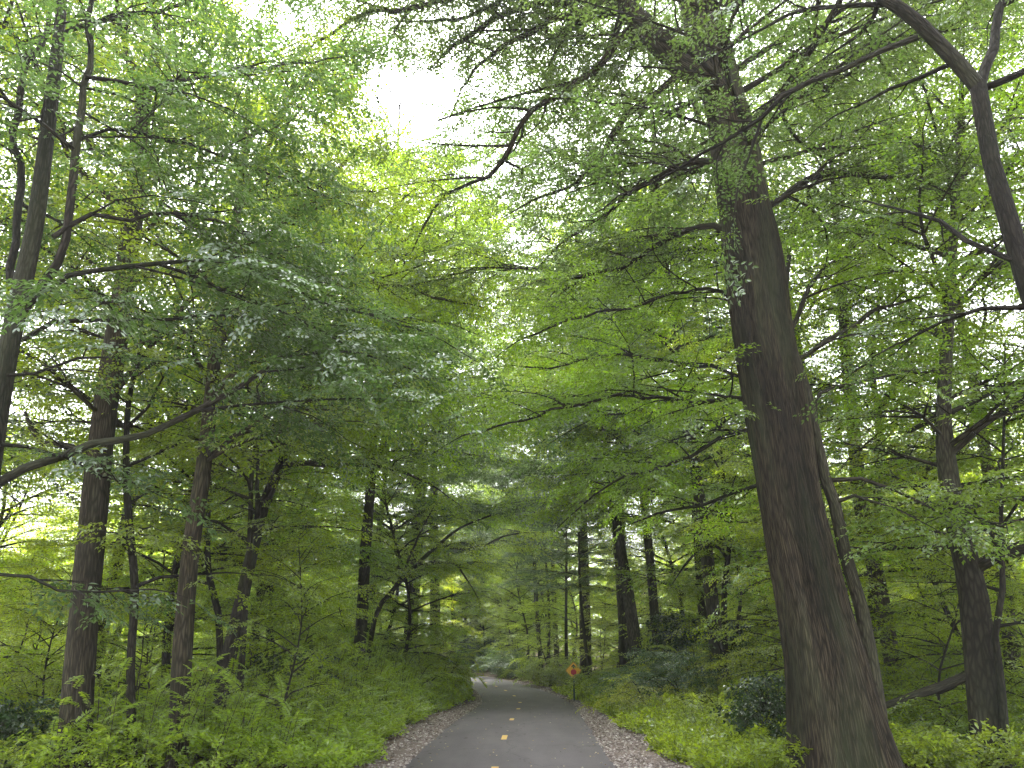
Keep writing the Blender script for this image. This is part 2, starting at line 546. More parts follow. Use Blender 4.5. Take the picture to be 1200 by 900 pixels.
def bark_mat(name, dark, light, moss=(0.05, 0.065, 0.03), moss_amt=0.35, fx=38.0, fz=5.0, bump=0.6):
    m, nt, out = new_mat(name)
    L = nt.links.new
    at_ = nt.nodes.new('ShaderNodeAttribute')
    at_.attribute_name = 'barkco'
    mp = nt.nodes.new('ShaderNodeMapping')
    mp.inputs['Scale'].default_value = (fx, fx, fz)
    L(at_.outputs['Vector'], mp.inputs[0])
    n1 = nt.nodes.new('ShaderNodeTexNoise')
    n1.inputs['Scale'].default_value = 1.0
    n1.inputs['Detail'].default_value = 6
    n1.inputs['Roughness'].default_value = 0.65
    n1.inputs['Distortion'].default_value = 0.6
    L(mp.outputs[0], n1.inputs['Vector'])
    vo = nt.nodes.new('ShaderNodeTexVoronoi')
    vo.feature = 'DISTANCE_TO_EDGE'
    vo.inputs['Scale'].default_value = 0.8
    L(mp.outputs[0], vo.inputs['Vector'])
    vr = nt.nodes.new('ShaderNodeMapRange')
    vr.inputs[1].default_value, vr.inputs[2].default_value = 0.0, 0.28
    L(vo.outputs['Distance'], vr.inputs[0])
    mm = nt.nodes.new('ShaderNodeMath')
    mm.operation = 'MULTIPLY'
    L(n1.outputs[0], mm.inputs[0])
    L(vr.outputs[0], mm.inputs[1])
    rp = ramp(nt, [(0.08, dark), (0.55, light)], mm.outputs[0])
    n2 = nt.nodes.new('ShaderNodeTexNoise')
    n2.inputs['Scale'].default_value = 1.0
    n2.inputs['Detail'].default_value = 3
    mp2 = nt.nodes.new('ShaderNodeMapping')
    mp2.inputs['Scale'].default_value = (4, 4, 0.5)
    L(at_.outputs['Vector'], mp2.inputs[0])
    L(mp2.outputs[0], n2.inputs['Vector'])
    r2 = ramp(nt, [(0.45, (0, 0, 0)), (0.68, (moss_amt,) * 3)], n2.outputs[0])
    mc = nt.nodes.new('ShaderNodeMix')
    mc.data_type = 'RGBA'
    L(r2.outputs[0], mc.inputs[0])
    L(rp.outputs[0], mc.inputs[6])
    mc.inputs[7].default_value = (*moss, 1)
    n3 = nt.nodes.new('ShaderNodeTexNoise')              # damp streaks running down the bark
    n3.inputs['Scale'].default_value = 1.0
    n3.inputs['Detail'].default_value = 4
    mp3 = nt.nodes.new('ShaderNodeMapping')
    mp3.inputs['Scale'].default_value = (3.2, 3.2, 0.22)
    mp3.inputs['Location'].default_value = (3, 1, 7)
    L(at_.outputs['Vector'], mp3.inputs[0])
    L(mp3.outputs[0], n3.inputs['Vector'])
    r3 = nt.nodes.new('ShaderNodeMapRange')
    r3.inputs[1].default_value, r3.inputs[2].default_value = 0.38, 0.62
    r3.inputs[3].default_value, r3.inputs[4].default_value = 0.45, 1.15
    L(n3.outputs[0], r3.inputs[0])
    hv = nt.nodes.new('ShaderNodeHueSaturation')
    L(mc.outputs[2], hv.inputs['Color'])
    L(r3.outputs[0], hv.inputs['Value'])
    b = nt.nodes.new('ShaderNodeBsdfPrincipled')
    b.inputs['Roughness'].default_value = 0.9
    b.inputs['Specular IOR Level'].default_value = 0.2
    L(hv.outputs[0], b.inputs['Base Color'])
    bp = nt.nodes.new('ShaderNodeBump')
    bp.inputs['Strength'].default_value = bump
    bp.inputs['Distance'].default_value = 0.03
    L(mm.outputs[0], bp.inputs['Height'])
    L(bp.outputs[0], b.inputs['Normal'])
    L(b.outputs[0], out.inputs[0])
    return m


def noise_mat(name, stops, scale=8.0, detail=8, rough=0.9, spec=0.2, bump=0.3, bdist=0.02, big=None):
    m, nt, out = new_mat(name)
    L = nt.links.new
    geo = nt.nodes.new('ShaderNodeNewGeometry')
    n = nt.nodes.new('ShaderNodeTexNoise')
    n.inputs['Scale'].default_value = scale
    n.inputs['Detail'].default_value = detail
    n.inputs['Roughness'].default_value = 0.7
    L(geo.outputs['Position'], n.inputs['Vector'])
    rp = ramp(nt, stops, n.outputs[0])
    col = rp.outputs[0]
    if big:
        n2 = nt.nodes.new('ShaderNodeTexNoise')
        n2.inputs['Scale'].default_value = big[0]
        n2.inputs['Detail'].default_value = 4
        L(geo.outputs['Position'], n2.inputs['Vector'])
        mr = nt.nodes.new('ShaderNodeMapRange')
        mr.inputs[1].default_value, mr.inputs[2].default_value = 0.3, 0.7
        mr.inputs[3].default_value, mr.inputs[4].default_value = big[1], big[2]
        L(n2.outputs[0], mr.inputs[0])
        h = nt.nodes.new('ShaderNodeHueSaturation')
        L(col, h.inputs['Color'])
        L(mr.outputs[0], h.inputs['Value'])
        col = h.outputs[0]
    b = nt.nodes.new('ShaderNodeBsdfPrincipled')
    b.inputs['Roughness'].default_value = rough
    b.inputs['Specular IOR Level'].default_value = spec
    L(col, b.inputs['Base Color'])
    bp = nt.nodes.new('ShaderNodeBump')
    bp.inputs['Strength'].default_value = bump
    bp.inputs['Distance'].default_value = bdist
    L(n.outputs[0], bp.inputs['Height'])
    L(bp.outputs[0], b.inputs['Normal'])
    L(b.outputs[0], out.inputs[0])
    return m


def island_mat(name, stops, rough=0.85, spec=0.25):
    """every loose piece takes its own colour from the ramp"""
    m, nt, out = new_mat(name)
    geo = nt.nodes.new('ShaderNodeNewGeometry')
    rp = ramp(nt, stops, geo.outputs['Random Per Island'])
    b = nt.nodes.new('ShaderNodeBsdfPrincipled')
    b.inputs['Roughness'].default_value = rough
    b.inputs['Specular IOR Level'].default_value = spec
    nt.links.new(rp.outputs[0], b.inputs['Base Color'])
    nt.links.new(b.outputs[0], out.inputs[0])
    return m


def plain(name, c, rough=0.5, metal=0.0, spec=0.4):
    return noise_mat(name, [(0.3, tuple(x * 0.9 for x in c)), (0.7, tuple(min(1, x * 1.06) for x in c))], 30, 4, rough, spec, 0.05, 0.002)


LEAF = {
    'mid': leaf_mat('leaf_mid', (0.082, 0.122, 0.016), (0.34, 0.51, 0.018), 0.57),
    'yellow': leaf_mat('leaf_yellow_green', (0.095, 0.130, 0.014), (0.43, 0.58, 0.018), 0.57),
    'bright': leaf_mat('leaf_bright', (0.110, 0.150, 0.014), (0.53, 0.69, 0.020), 0.58),
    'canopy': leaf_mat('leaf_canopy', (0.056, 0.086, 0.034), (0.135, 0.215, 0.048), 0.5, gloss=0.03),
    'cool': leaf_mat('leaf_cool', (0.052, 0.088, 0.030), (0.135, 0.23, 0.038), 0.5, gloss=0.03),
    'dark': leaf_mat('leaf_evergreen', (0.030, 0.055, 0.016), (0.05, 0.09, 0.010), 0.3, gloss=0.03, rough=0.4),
    'fresh': leaf_mat('leaf_fresh', (0.17, 0.24, 0.026), (0.58, 0.74, 0.035), 0.52),
    'weed': leaf_mat('leaf_weed', (0.16, 0.21, 0.020), (0.56, 0.66, 0.028), 0.5, var=0.5),
}
TWIG = noise_mat('twig_bark', [(0.3, (0.03, 0.025, 0.018)), (0.7, (0.07, 0.058, 0.042))], 40, 3)
BARK = {
    'oak': bark_mat('bark_furrowed_brown', (0.016, 0.012, 0.008), (0.084, 0.068, 0.041), moss_amt=0.5, fx=78, fz=3.4, bump=0.7),
    'grey': bark_mat('bark_grey', (0.030, 0.026, 0.018), (0.088, 0.080, 0.054), fx=44, fz=5),
    'dark': bark_mat('bark_dark', (0.018, 0.015, 0.012), (0.050, 0.045, 0.032), fx=40, fz=7),
    'red': bark_mat('bark_reddish', (0.024, 0.020, 0.013), (0.090, 0.075, 0.050), fx=44, fz=4.0, moss_amt=0.2),
}
M_SOIL = noise_mat('forest_soil', [(0.25, (0.030, 0.022, 0.014)), (0.5, (0.075, 0.055, 0.034)), (0.7, (0.13, 0.095, 0.06))], 14, 10, 0.95, 0.1, 0.6, 0.05, big=(0.7, 0.6, 1.3))
def asphalt():
    m, nt, out = new_mat('worn_asphalt')
    L = nt.links.new
    geo = nt.nodes.new('ShaderNodeNewGeometry')

    def noise(scale, detail, sc=(1, 1, 1), rough=0.6):
        mp = nt.nodes.new('ShaderNodeMapping')
        mp.inputs['Scale'].default_value = sc
        L(geo.outputs['Position'], mp.inputs[0])
        n = nt.nodes.new('ShaderNodeTexNoise')
        n.inputs['Scale'].default_value = scale
        n.inputs['Detail'].default_value = detail
        n.inputs['Roughness'].default_value = rough
        L(mp.outputs[0], n.inputs['Vector'])
        return n.outputs[0]

    def rng(x, a, b, c, d):
        r = nt.nodes.new('ShaderNodeMapRange')
        for k, v in enumerate((a, b, c, d)):
            r.inputs[k + 1].default_value = v
        L(x, r.inputs[0])
        return r.outputs[0]

    def mul(a, b):
        x = nt.nodes.new('ShaderNodeMath')
        x.operation = 'MULTIPLY'
        L(a, x.inputs[0])
        L(b, x.inputs[1])
        return x.outputs[0]
    grain = noise(150, 5)
    rp = ramp(nt, [(0.3, (0.051, 0.043, 0.048)), (0.62, (0.087, 0.074, 0.081)), (0.78, (0.16, 0.15, 0.15))], grain)
    stain = rng(noise(0.9, 6, (1.6, 0.5, 1)), 0.35, 0.65, 0.80, 1.18)
    streak = rng(noise(2.6, 4, (1.5, 0.10, 1)), 0.3, 0.7, 0.88, 1.10)
    vo = nt.nodes.new('ShaderNodeTexVoronoi')
    vo.feature = 'DISTANCE_TO_EDGE'
    vo.inputs['Scale'].default_value = 0.42
    w = nt.nodes.new('ShaderNodeVectorMath')
    w.operation = 'ADD'
    n2 = nt.nodes.new('ShaderNodeTexNoise')
    n2.inputs['Scale'].default_value = 1.4
    n2.inputs['Detail'].default_value = 5
    L(geo.outputs['Position'], n2.inputs['Vector'])
    L(geo.outputs['Position'], w.inputs[0])
    L(n2.outputs['Color'], w.inputs[1])
    L(w.outputs[0], vo.inputs['Vector'])
    crack = rng(vo.outputs['Distance'], 0.0, 0.010, 0.55, 1.0)
    h = nt.nodes.new('ShaderNodeHueSaturation')
    L(rp.outputs[0], h.inputs['Color'])
    L(mul(mul(stain, streak), crack), h.inputs['Value'])
    b = nt.nodes.new('ShaderNodeBsdfPrincipled')
    b.inputs['Roughness'].default_value = 0.72
    b.inputs['Specular IOR Level'].default_value = 0.45
    L(h.outputs[0], b.inputs['Base Color'])
    bp = nt.nodes.new('ShaderNodeBump')
    bp.inputs['Strength'].default_value = 0.35
    bp.inputs['Distance'].default_value = 0.004
    L(grain, bp.inputs['Height'])
    L(bp.outputs[0], b.inputs['Normal'])
    L(b.outputs[0], out.inputs[0])
    return m


M_ASPHALT = asphalt()
M_MULCH = noise_mat('verge_gravel_bed', [(0.3, (0.10, 0.078, 0.068)), (0.7, (0.25, 0.20, 0.18))], 60, 8, 0.95, 0.15, 0.5, 0.02)
M_CHIP = island_mat('stone_chips', [(0.0, (0.09, 0.070, 0.060)), (0.45, (0.24, 0.20, 0.178)), (0.85, (0.36, 0.32, 0.295)), (1.0, (0.56, 0.52, 0.49))])
M_FALLEN = island_mat('fallen_leaf', [(0.0, (0.22, 0.13, 0.06)), (0.5, (0.42, 0.33, 0.16)), (1.0, (0.62, 0.58, 0.45))])
M_LITTER = island_mat('leaf_litter', [(0.0, (0.05, 0.032, 0.018)), (0.6, (0.13, 0.085, 0.05)), (1.0, (0.24, 0.17, 0.10))])
M_YELLOW = noise_mat('yellow_line_paint', [(0.3, (0.50, 0.33, 0.09)), (0.6, (0.68, 0.47, 0.14))], 90, 5, 0.7, 0.3, 0.1, 0.002)


# ------------------------------------------------------------------ object helpers
def tag(o, label, cat, group=None):
    o['label'] = label
    o['category'] = cat
    if group:
        o['group'] = group
    return o


def empty(name, loc):
    o = bpy.data.objects.new(name, None)
    COL.objects.link(o)
    o.location = [float(x) for x in loc]
    o.empty_display_size = 0.3
    return o


def gap(p):
    """the opening in the canopy above the bend: nothing grows in this slanting shaft"""
    q = p - np.array((0, 0, CAM_H))
    f = q[:, 1] * CP + q[:, 2] * SP
    f = np.maximum(f, 0.1)
    px = 600 + FPX * q[:, 0] / f
    py = 450 - FPX * (q[:, 2] * CP - q[:, 1] * SP) / f
    a = (px - 475 - (py - 110) * 0.45) / 46
    b = (py - 115) / 55
    return (a * a + b * b) > 1.0


# ------------------------------------------------------------------ setting: ground, path, verges
def strip(y0, y1, step, off0, off1, z, uneven=0.0, edge=0.0, seed=1, n_across=8):
    ys = np.arange(y0, y1 + step, step)
    g = np.random.default_rng(seed)
    cx = path_x(ys)
    dx = np.gradient(cx, ys)
    nx, ny = 1 / np.sqrt(1 + dx**2), -dx / np.sqrt(1 + dx**2)
    o0 = off0(ys) if callable(off0) else np.full_like(ys, off0)
    o1 = off1(ys) if callable(off1) else np.full_like(ys, off1)
    rows = []
    for k in range(n_across + 1):
        t = k / n_across
        o = o0 + (o1 - o0) * t
        x, y = cx + nx * o, ys + ny * o
        zz = profile(ys) + z - edge * (1.0 if k in (0, n_across) else 0)
        if uneven:
            zz = zz + g.normal(0, uneven, len(ys)) * (0 if k in (0, n_across) else 1)
        rows.append(np.stack([x, y, zz], -1))
    v = np.stack(rows, 1)
    n, m = v.shape[:2]
    i, j = np.meshgrid(np.arange(n - 1), np.arange(m - 1), indexing='ij')
    q = np.stack([i * m + j, i * m + j + 1, (i + 1) * m + j + 1, (i + 1) * m + j], -1).reshape(-1, 4)
    return v.reshape(-1, 3), q


def left_edge(y):
    return -1.5 - np.interp(y, [0, 10, 16, 22, 30, 60], [0.6, 0.62, 0.95, 0.9, 0.6, 0.25]) - 0.10 * np.sin(y * 1.9) - 0.06 * np.sin(y * 4.3 + 1)


def right_edge(y):
    return 1.5 + np.interp(y, [0, 10, 14, 18, 24, 32, 60], [1.25, 1.2, 1.15, 1.0, 0.75, 0.5, 0.25]) + 0.12 * np.sin(y * 1.6 + 2) + 0.07 * np.sin(y * 4.9)


def build_ground():
    xs = np.concatenate([[-900, -500, -300, -180, -120, -90, -70], np.arange(-56, -14, 2.0), np.arange(-14, 14, 0.5), np.arange(14, 57, 2.0), [70, 90, 120, 180, 300, 500, 900]])
    ys = np.concatenate([[-300, -120, -60, -30], np.arange(-16, 50, 0.75), np.arange(50, 130, 3.0), [150, 200, 300, 500, 900, 1500]])
    X, Y = np.meshgrid(xs, ys, indexing='ij')
    d = X - path_x(Y)
    Z = gz(X, Y) - 0.05 * (1 - sstep(1.6, 2.4, np.abs(d)))
    n, m = X.shape
    i, j = np.meshgrid(np.arange(n - 1), np.arange(m - 1), indexing='ij')
    q = np.stack([i * m + j, (i + 1) * m + j, (i + 1) * m + j + 1, i * m + j + 1], -1).reshape(-1, 4)
    a = Acc()
    a.add(np.stack([X, Y, Z], -1), q)
    o = a.build('ground', [M_SOIL])
    o['kind'] = 'structure'
    for nm, o0, o1, z, mt, un in (('gravel_verge', left_edge, -1.42, 0.006, M_MULCH, 0.012), ('gravel_verge', 1.42, right_edge, 0.006, M_MULCH, 0.012)):
        a = Acc()
        a.add(*strip(-14, 98, 0.5, o0, o1, z, un, 0.02 if un else 0, n_across=5))
        o = a.build(nm, [mt])
        o['kind'] = 'structure'
    a = Acc()
    a.add(*strip(-14, 98, 0.4, lambda y: -1.5 - 0.025 * np.sin(y * 2.7), lambda y: 1.5 + 0.025 * np.sin(y * 2.2 + 1), 0.03, 0, 0.03, n_across=10))
    o = a.build('path', [M_ASPHALT])
    o['kind'] = 'structure'
    for k in range(10):
        y = 11.0 + 4.05 * k + (0.1 if k == 0 else 0)
        a = Acc()
        a.add(*strip(y, y + 0.56, 0.14, -0.20 - 0.05, -0.20 + 0.05, 0.0345, n_across=1))
        o = a.build('path_marking', [M_YELLOW])
        o['kind'] = 'structure'


def chips():
    g = np.random.default_rng(5)
    a = Acc()
    for off, edge, n in ((-1, left_edge, 11000), (1, right_edge, 17000)):
        y = 7 + 40 * g.random(n) ** 2.0
        t = g.random(n)
        e = np.abs(edge(y)) + 0.15
        d = off * (1.47 + (e - 1.47) * t)
        x = path_x(y) + d
        z = profile(y) + 0.012
        s = g.uniform(0.010, 0.028, n) * (1 + 0.012 * y)
        M = g.normal(0, 1, (n, 3, 3))
        u = M[:, 0] / np.linalg.norm(M[:, 0], axis=1, keepdims=True)
        u[:, 2] *= 0.35
        w = np.cross(u, M[:, 1])
        w /= np.linalg.norm(w, axis=1, keepdims=True)
        w[:, 2] *= 0.5
        h = np.cross(u, w)
        h *= np.sign(h[:, 2:3])
        c = np.stack([x, y, z], -1)
        S = s[:, None]
        v = np.stack([c - u * S - w * S * 0.7, c + u * S - w * S * 0.6, c + u * S * 0.8 + w * S * 0.7, c - u * S * 0.9 + w * S * 0.6, c + h * S * 0.7], 1)
        o = (np.arange(n) * 5)[:, None, None]
        t_ = np.array([(0, 1, 4), (1, 2, 4), (2, 3, 4), (3, 0, 4)])[None] + o
        a.add(v.reshape(-1, 3), None, t_.reshape(-1, 3))
    o = a.build('gravel', [M_CHIP], smooth=False)
    o['kind'] = 'stuff'
    tag(o, 'pinkish brown stone chips covering both verges of the path', 'gravel')


def scatter_leaves(name, label, n, fx, mat, size, seed, lift, wr=0.6, cat='leaves'):
    g = np.random.default_rng(seed)
    a = Acc()
    V, T = [], []
    for i in range(n):
        x, y, z = fx(g)
        th = g.uniform(0, 6.28)
        v, t = leaf_verts(np.array((x, y, z + lift)), np.array((math.cos(th), math.sin(th), g.uniform(-0.05, 0.25))), np.array((g.normal(0, 0.2), g.normal(0, 0.2), 1)), size * g.uniform(0.6, 1.3), size * wr, 0.4, False, 0.5)
        b = len(V)
        V.extend(v)
        T.extend([tuple(q + b for q in w) for w in t])
    a.add(np.array(V), None, np.array(T))
    o = a.build(name, [mat], smooth=False)
    o['kind'] = 'stuff'
    tag(o, label, cat)


# ------------------------------------------------------------------ trees
def px_line(rows, step=0.35):
    P = spline([(*at(x, y, d), rad(w, y, d)) for x, y, d, w in rows], step)
    L = np.concatenate([[0], np.cumsum(np.linalg.norm(np.diff(P[:, :3], axis=0), axis=1))])
    g = np.random.default_rng(int(abs(rows[0][0]) * 7 + abs(rows[-1][1]) * 3) + len(rows))
    amp = np.minimum(0.05, 0.012 * L[-1]) * sstep(0, 0.15, L / max(L[-1], 0.1))
    for ax in range(3):                                # natural kinks
        ph, fr = g.uniform(0, 6.28, 3), g.uniform(2.0, 3.2)
        P[:, ax] += amp * (np.sin(fr * L + ph[0]) - math.sin(ph[0]) + 0.5 * np.sin(2.7 * fr * L + ph[1]) + 0.25 * np.sin(6.1 * fr * L + ph[2]))
    return P


def hero(name, label, cat, bark, leaf, trunk, limbs=(), bare_limbs=(), spray='oval', flute=0.0, flare=0.35, nseg=14, seed=0, top=None,
         limb_kw=None, crown_kw=None, group=None, fan=0.0, flare_h=0.35):
    """tree whose trunk and limbs follow what the photograph shows, at their own distance and size"""
    g = np.random.default_rng(seed + 500)
    tr = [(*at(x, y, d), rad(w, y, d)) for x, y, d, w in trunk]
    p0 = np.array(tr[0][:3])
    zg = float(gz(p0[0], p0[1]))
    if p0[2] > zg + 0.05:                              # foot below the frame: carry the trunk down to the ground
        q = np.array(tr[1][:3])
        k = (p0[2] - zg) / max(q[2] - p0[2], 0.4) * 0.6
        f = p0 - (q - p0) * min(k, 1.2)
        f[2] = zg - 0.08
        tr = [(*f, tr[0][3] * 1.12)] + tr
    else:
        tr[0] = (p0[0], p0[1], zg - 0.08, tr[0][3])
    if top is not None:                                # continue above the last visible point
        l = np.array(tr[-1])
        m = np.array(tr[-2])
        d = nrm(l[:3] - m[:3])
        h = top - l[2]
        tr.append((*(l[:3] + d * h * 0.5 + np.array((0.15, 0.1, 0))), l[3] * 0.7))
        tr.append((*(l[:3] + d * h + np.array((0.1, -0.1, 0))), l[3] * 0.25))
    T = spline(tr, 0.07 if flute else 0.35)
    root = empty(name, T[0, :3] + np.array((0, 0, 0.08)))
    o0 = np.array(root.location)
    a = Acc()
    tube(a, T, nseg, 0, flute, flare, 0.02 if not flute else 0.0, seed, flare_h)
    wood, sp = Acc(), Sprays(spray)
    kw = dict(spacing=0.5, length=1.6)
    kw.update(limb_kw or {})
    a.build('trunk', [BARK[bark]], root, origin=o0)
    for rows in limbs:
        rows = list(rows)
        extra = {}
        if isinstance(rows[-1], dict):
            extra = rows.pop()
        P = px_line(rows, 0.25)
        la = Acc()
        tube(la, P, 8, 0, 0, 0, 0.03, seed + len(rows))
        la.build('limb', [BARK[bark]], root, origin=o0)
        k2 = dict(kw)
        k2.update(extra)
        leafy_limb(wood, sp, P, g, mat=1, **k2)
        tot = float(np.linalg.norm(np.diff(P[:, :3], axis=0), axis=1).sum())
        if fan and tot > 1.8:                          # side limbs off the longer limbs
            k3 = dict(k2)
            k3['start'] = 0.12
            k3['length'] = k2['length'] * 0.8
            ts = np.linspace(max(0.2, k2.get('start', 0.2)), 0.9, max(2, int(fan * tot / 0.9)))
            for k, t in enumerate(ts):
                i = int(t * (len(P) - 2))
                hv = P[i + 1, :3] - P[i, :3]
                hv = nrm(np.array((hv[0], hv[1], 0.0)) + 1e-6)
                dd = nrm(hv * 0.8 + np.cross(UP, hv) * (1 if k % 2 else -1) * g.uniform(0.5, 1.0) + UP * g.normal(0.12, 0.25))
                L2 = tot * (0.62 - 0.3 * t) * g.uniform(0.7, 1.2)
                L2 = min(L2, 3.2)
                m = max(4, int(L2 / 0.4))
                w1 = g.normal(0, 0.08)
                Q = np.array([(*(P[i, :3] + dd * L2 * x / m + np.cross(UP, dd) * L2 * w1 * math.sin(4 * x / m) + UP * L2 * (0.1 * x / m - 0.2 * (x / m) ** 2)), max(P[i, 3] * 0.55 * (1 - 0.85 * x / m), 0.003)) for x in range(m + 1)])
                tube(wood, Q, 6, 1)
                leafy_limb(wood, sp, Q, g, mat=1, **k3)
    for rows in bare_limbs:
        P = px_line(rows, 0.25)
        la = Acc()
        tube(la, P, 8, 0, 0, 0, 0.03, seed + 3 + len(rows))
        la.build('limb', [BARK[bark]], root, origin=o0)
    if crown_kw:
        grow_crown(wood, sp, T, g, mat=1, **crown_kw)
    n = sp.write(wood, gap, seed)
    c = wood.build('crown', [LEAF[leaf], BARK[bark]], root, smooth=False, origin=o0)
    tag(root, label, cat, group)
    return root, n


def proto(name, bark, leaf, H, r, base_h, n_limbs, reach, spray, seed, wob=0.25, sp_step=0.3, sp_scale=1.0, spacing=0.6, blen=1.4, up0=0.1, up1=0.9, ppow=1.0, nseg=9, sub=True, flare=0.35):
    g = np.random.default_rng(seed)
    n = max(5, int(H / 1.5))
    ph = g.uniform(0, 6.28, 4)
    tr = []
    for i in range(n + 1):
        t = i / n
        x = wob * (math.sin(2.2 * t * 2 + ph[0]) - math.sin(ph[0])) + 0.4 * wob * (math.sin(7 * t + ph[1]) - math.sin(ph[1]))
        y = wob * (math.sin(2.6 * t * 2 + ph[2]) - math.sin(ph[2]))
        tr.append((x, y, -0.15 + t * (H + 0.15), r * (1 - 0.88 * t ** 0.9) + 0.006))
    T = spline(tr, 0.5)
    root = empty(name, (0, 0, 0))
    tw = Acc()
    tube(tw, T, nseg, 0, 0, flare, 0.03, seed)
    wood, sp = Acc(), Sprays(spray)
    crown = Acc()
    grow_crown(tw, sp, T, g, base_h, n_limbs, reach, sp_step, sp_scale, up0, up1, spacing, blen, ppow, sub)
    m = sp.write(crown, None, seed)
    tw.build('trunk', [BARK[bark]], root)
    crown.build('crown', [LEAF[leaf], TWIG], root, smooth=False)
    print(name, seed, 'sprays', m, 'crown tris', sum(len(t) for t in crown.t), 'wood', tw.n)
    return root


def dup(root, loc, rz, s, label, cat, group, name=None, lean=0.0):
    o = bpy.data.objects.new(name or root.name.split('.')[0], None)
    COL.objects.link(o)
    o.location = [float(x) for x in loc]
    o.rotation_euler = (lean * math.cos(rz * 3), lean * math.sin(rz * 5), rz)
    o.scale = (s, s, s)
    for ch in root.children:
        c = ch.copy()
        COL.objects.link(c)
        c.parent = o
    tag(o, label, cat, group)
    return o


def remove_tree(root):
    for ch in list(root.children):
        bpy.data.objects.remove(ch)
    bpy.data.objects.remove(root)

build_ground()
chips()


def on_path(g):
    y = 8 + 40 * g.random() ** 1.6
    d = g.uniform(-1.4, 1.4)
    if g.random() < 0.45:
        d = math.copysign(1.4 - abs(g.normal(0, 0.15)), d)
    return float(path_x(y) + d), y, float(profile(y)) + 0.032


def on_floor(g):
    y = 9 + 32 * g.random() ** 1.4
    s = -1 if g.random() < 0.5 else 1
    e = abs(float(left_edge(y) if s < 0 else right_edge(y)))
    x = float(path_x(y)) + s * (e - 0.35 + abs(g.normal(0, 1.0)) + (g.uniform(0, 9) if g.random() < 0.5 else 0))
    return x, y, float(gz(x, y))


scatter_leaves('fallen_leaves', 'small pale dry leaves scattered on the dark path surface', 330, on_path, M_FALLEN, 0.045, 3, 0.006)
scatter_leaves('fallen_twigs', 'short dark twigs and bark bits scattered along the path edges', 120, on_path, TWIG, 0.085, 8, 0.012, 0.07, 'twigs')
scatter_leaves('leaf_litter', 'brown dead leaves lying on the forest floor beside the verges', 9000, on_floor, M_LITTER, 0.075, 4, 0.02)

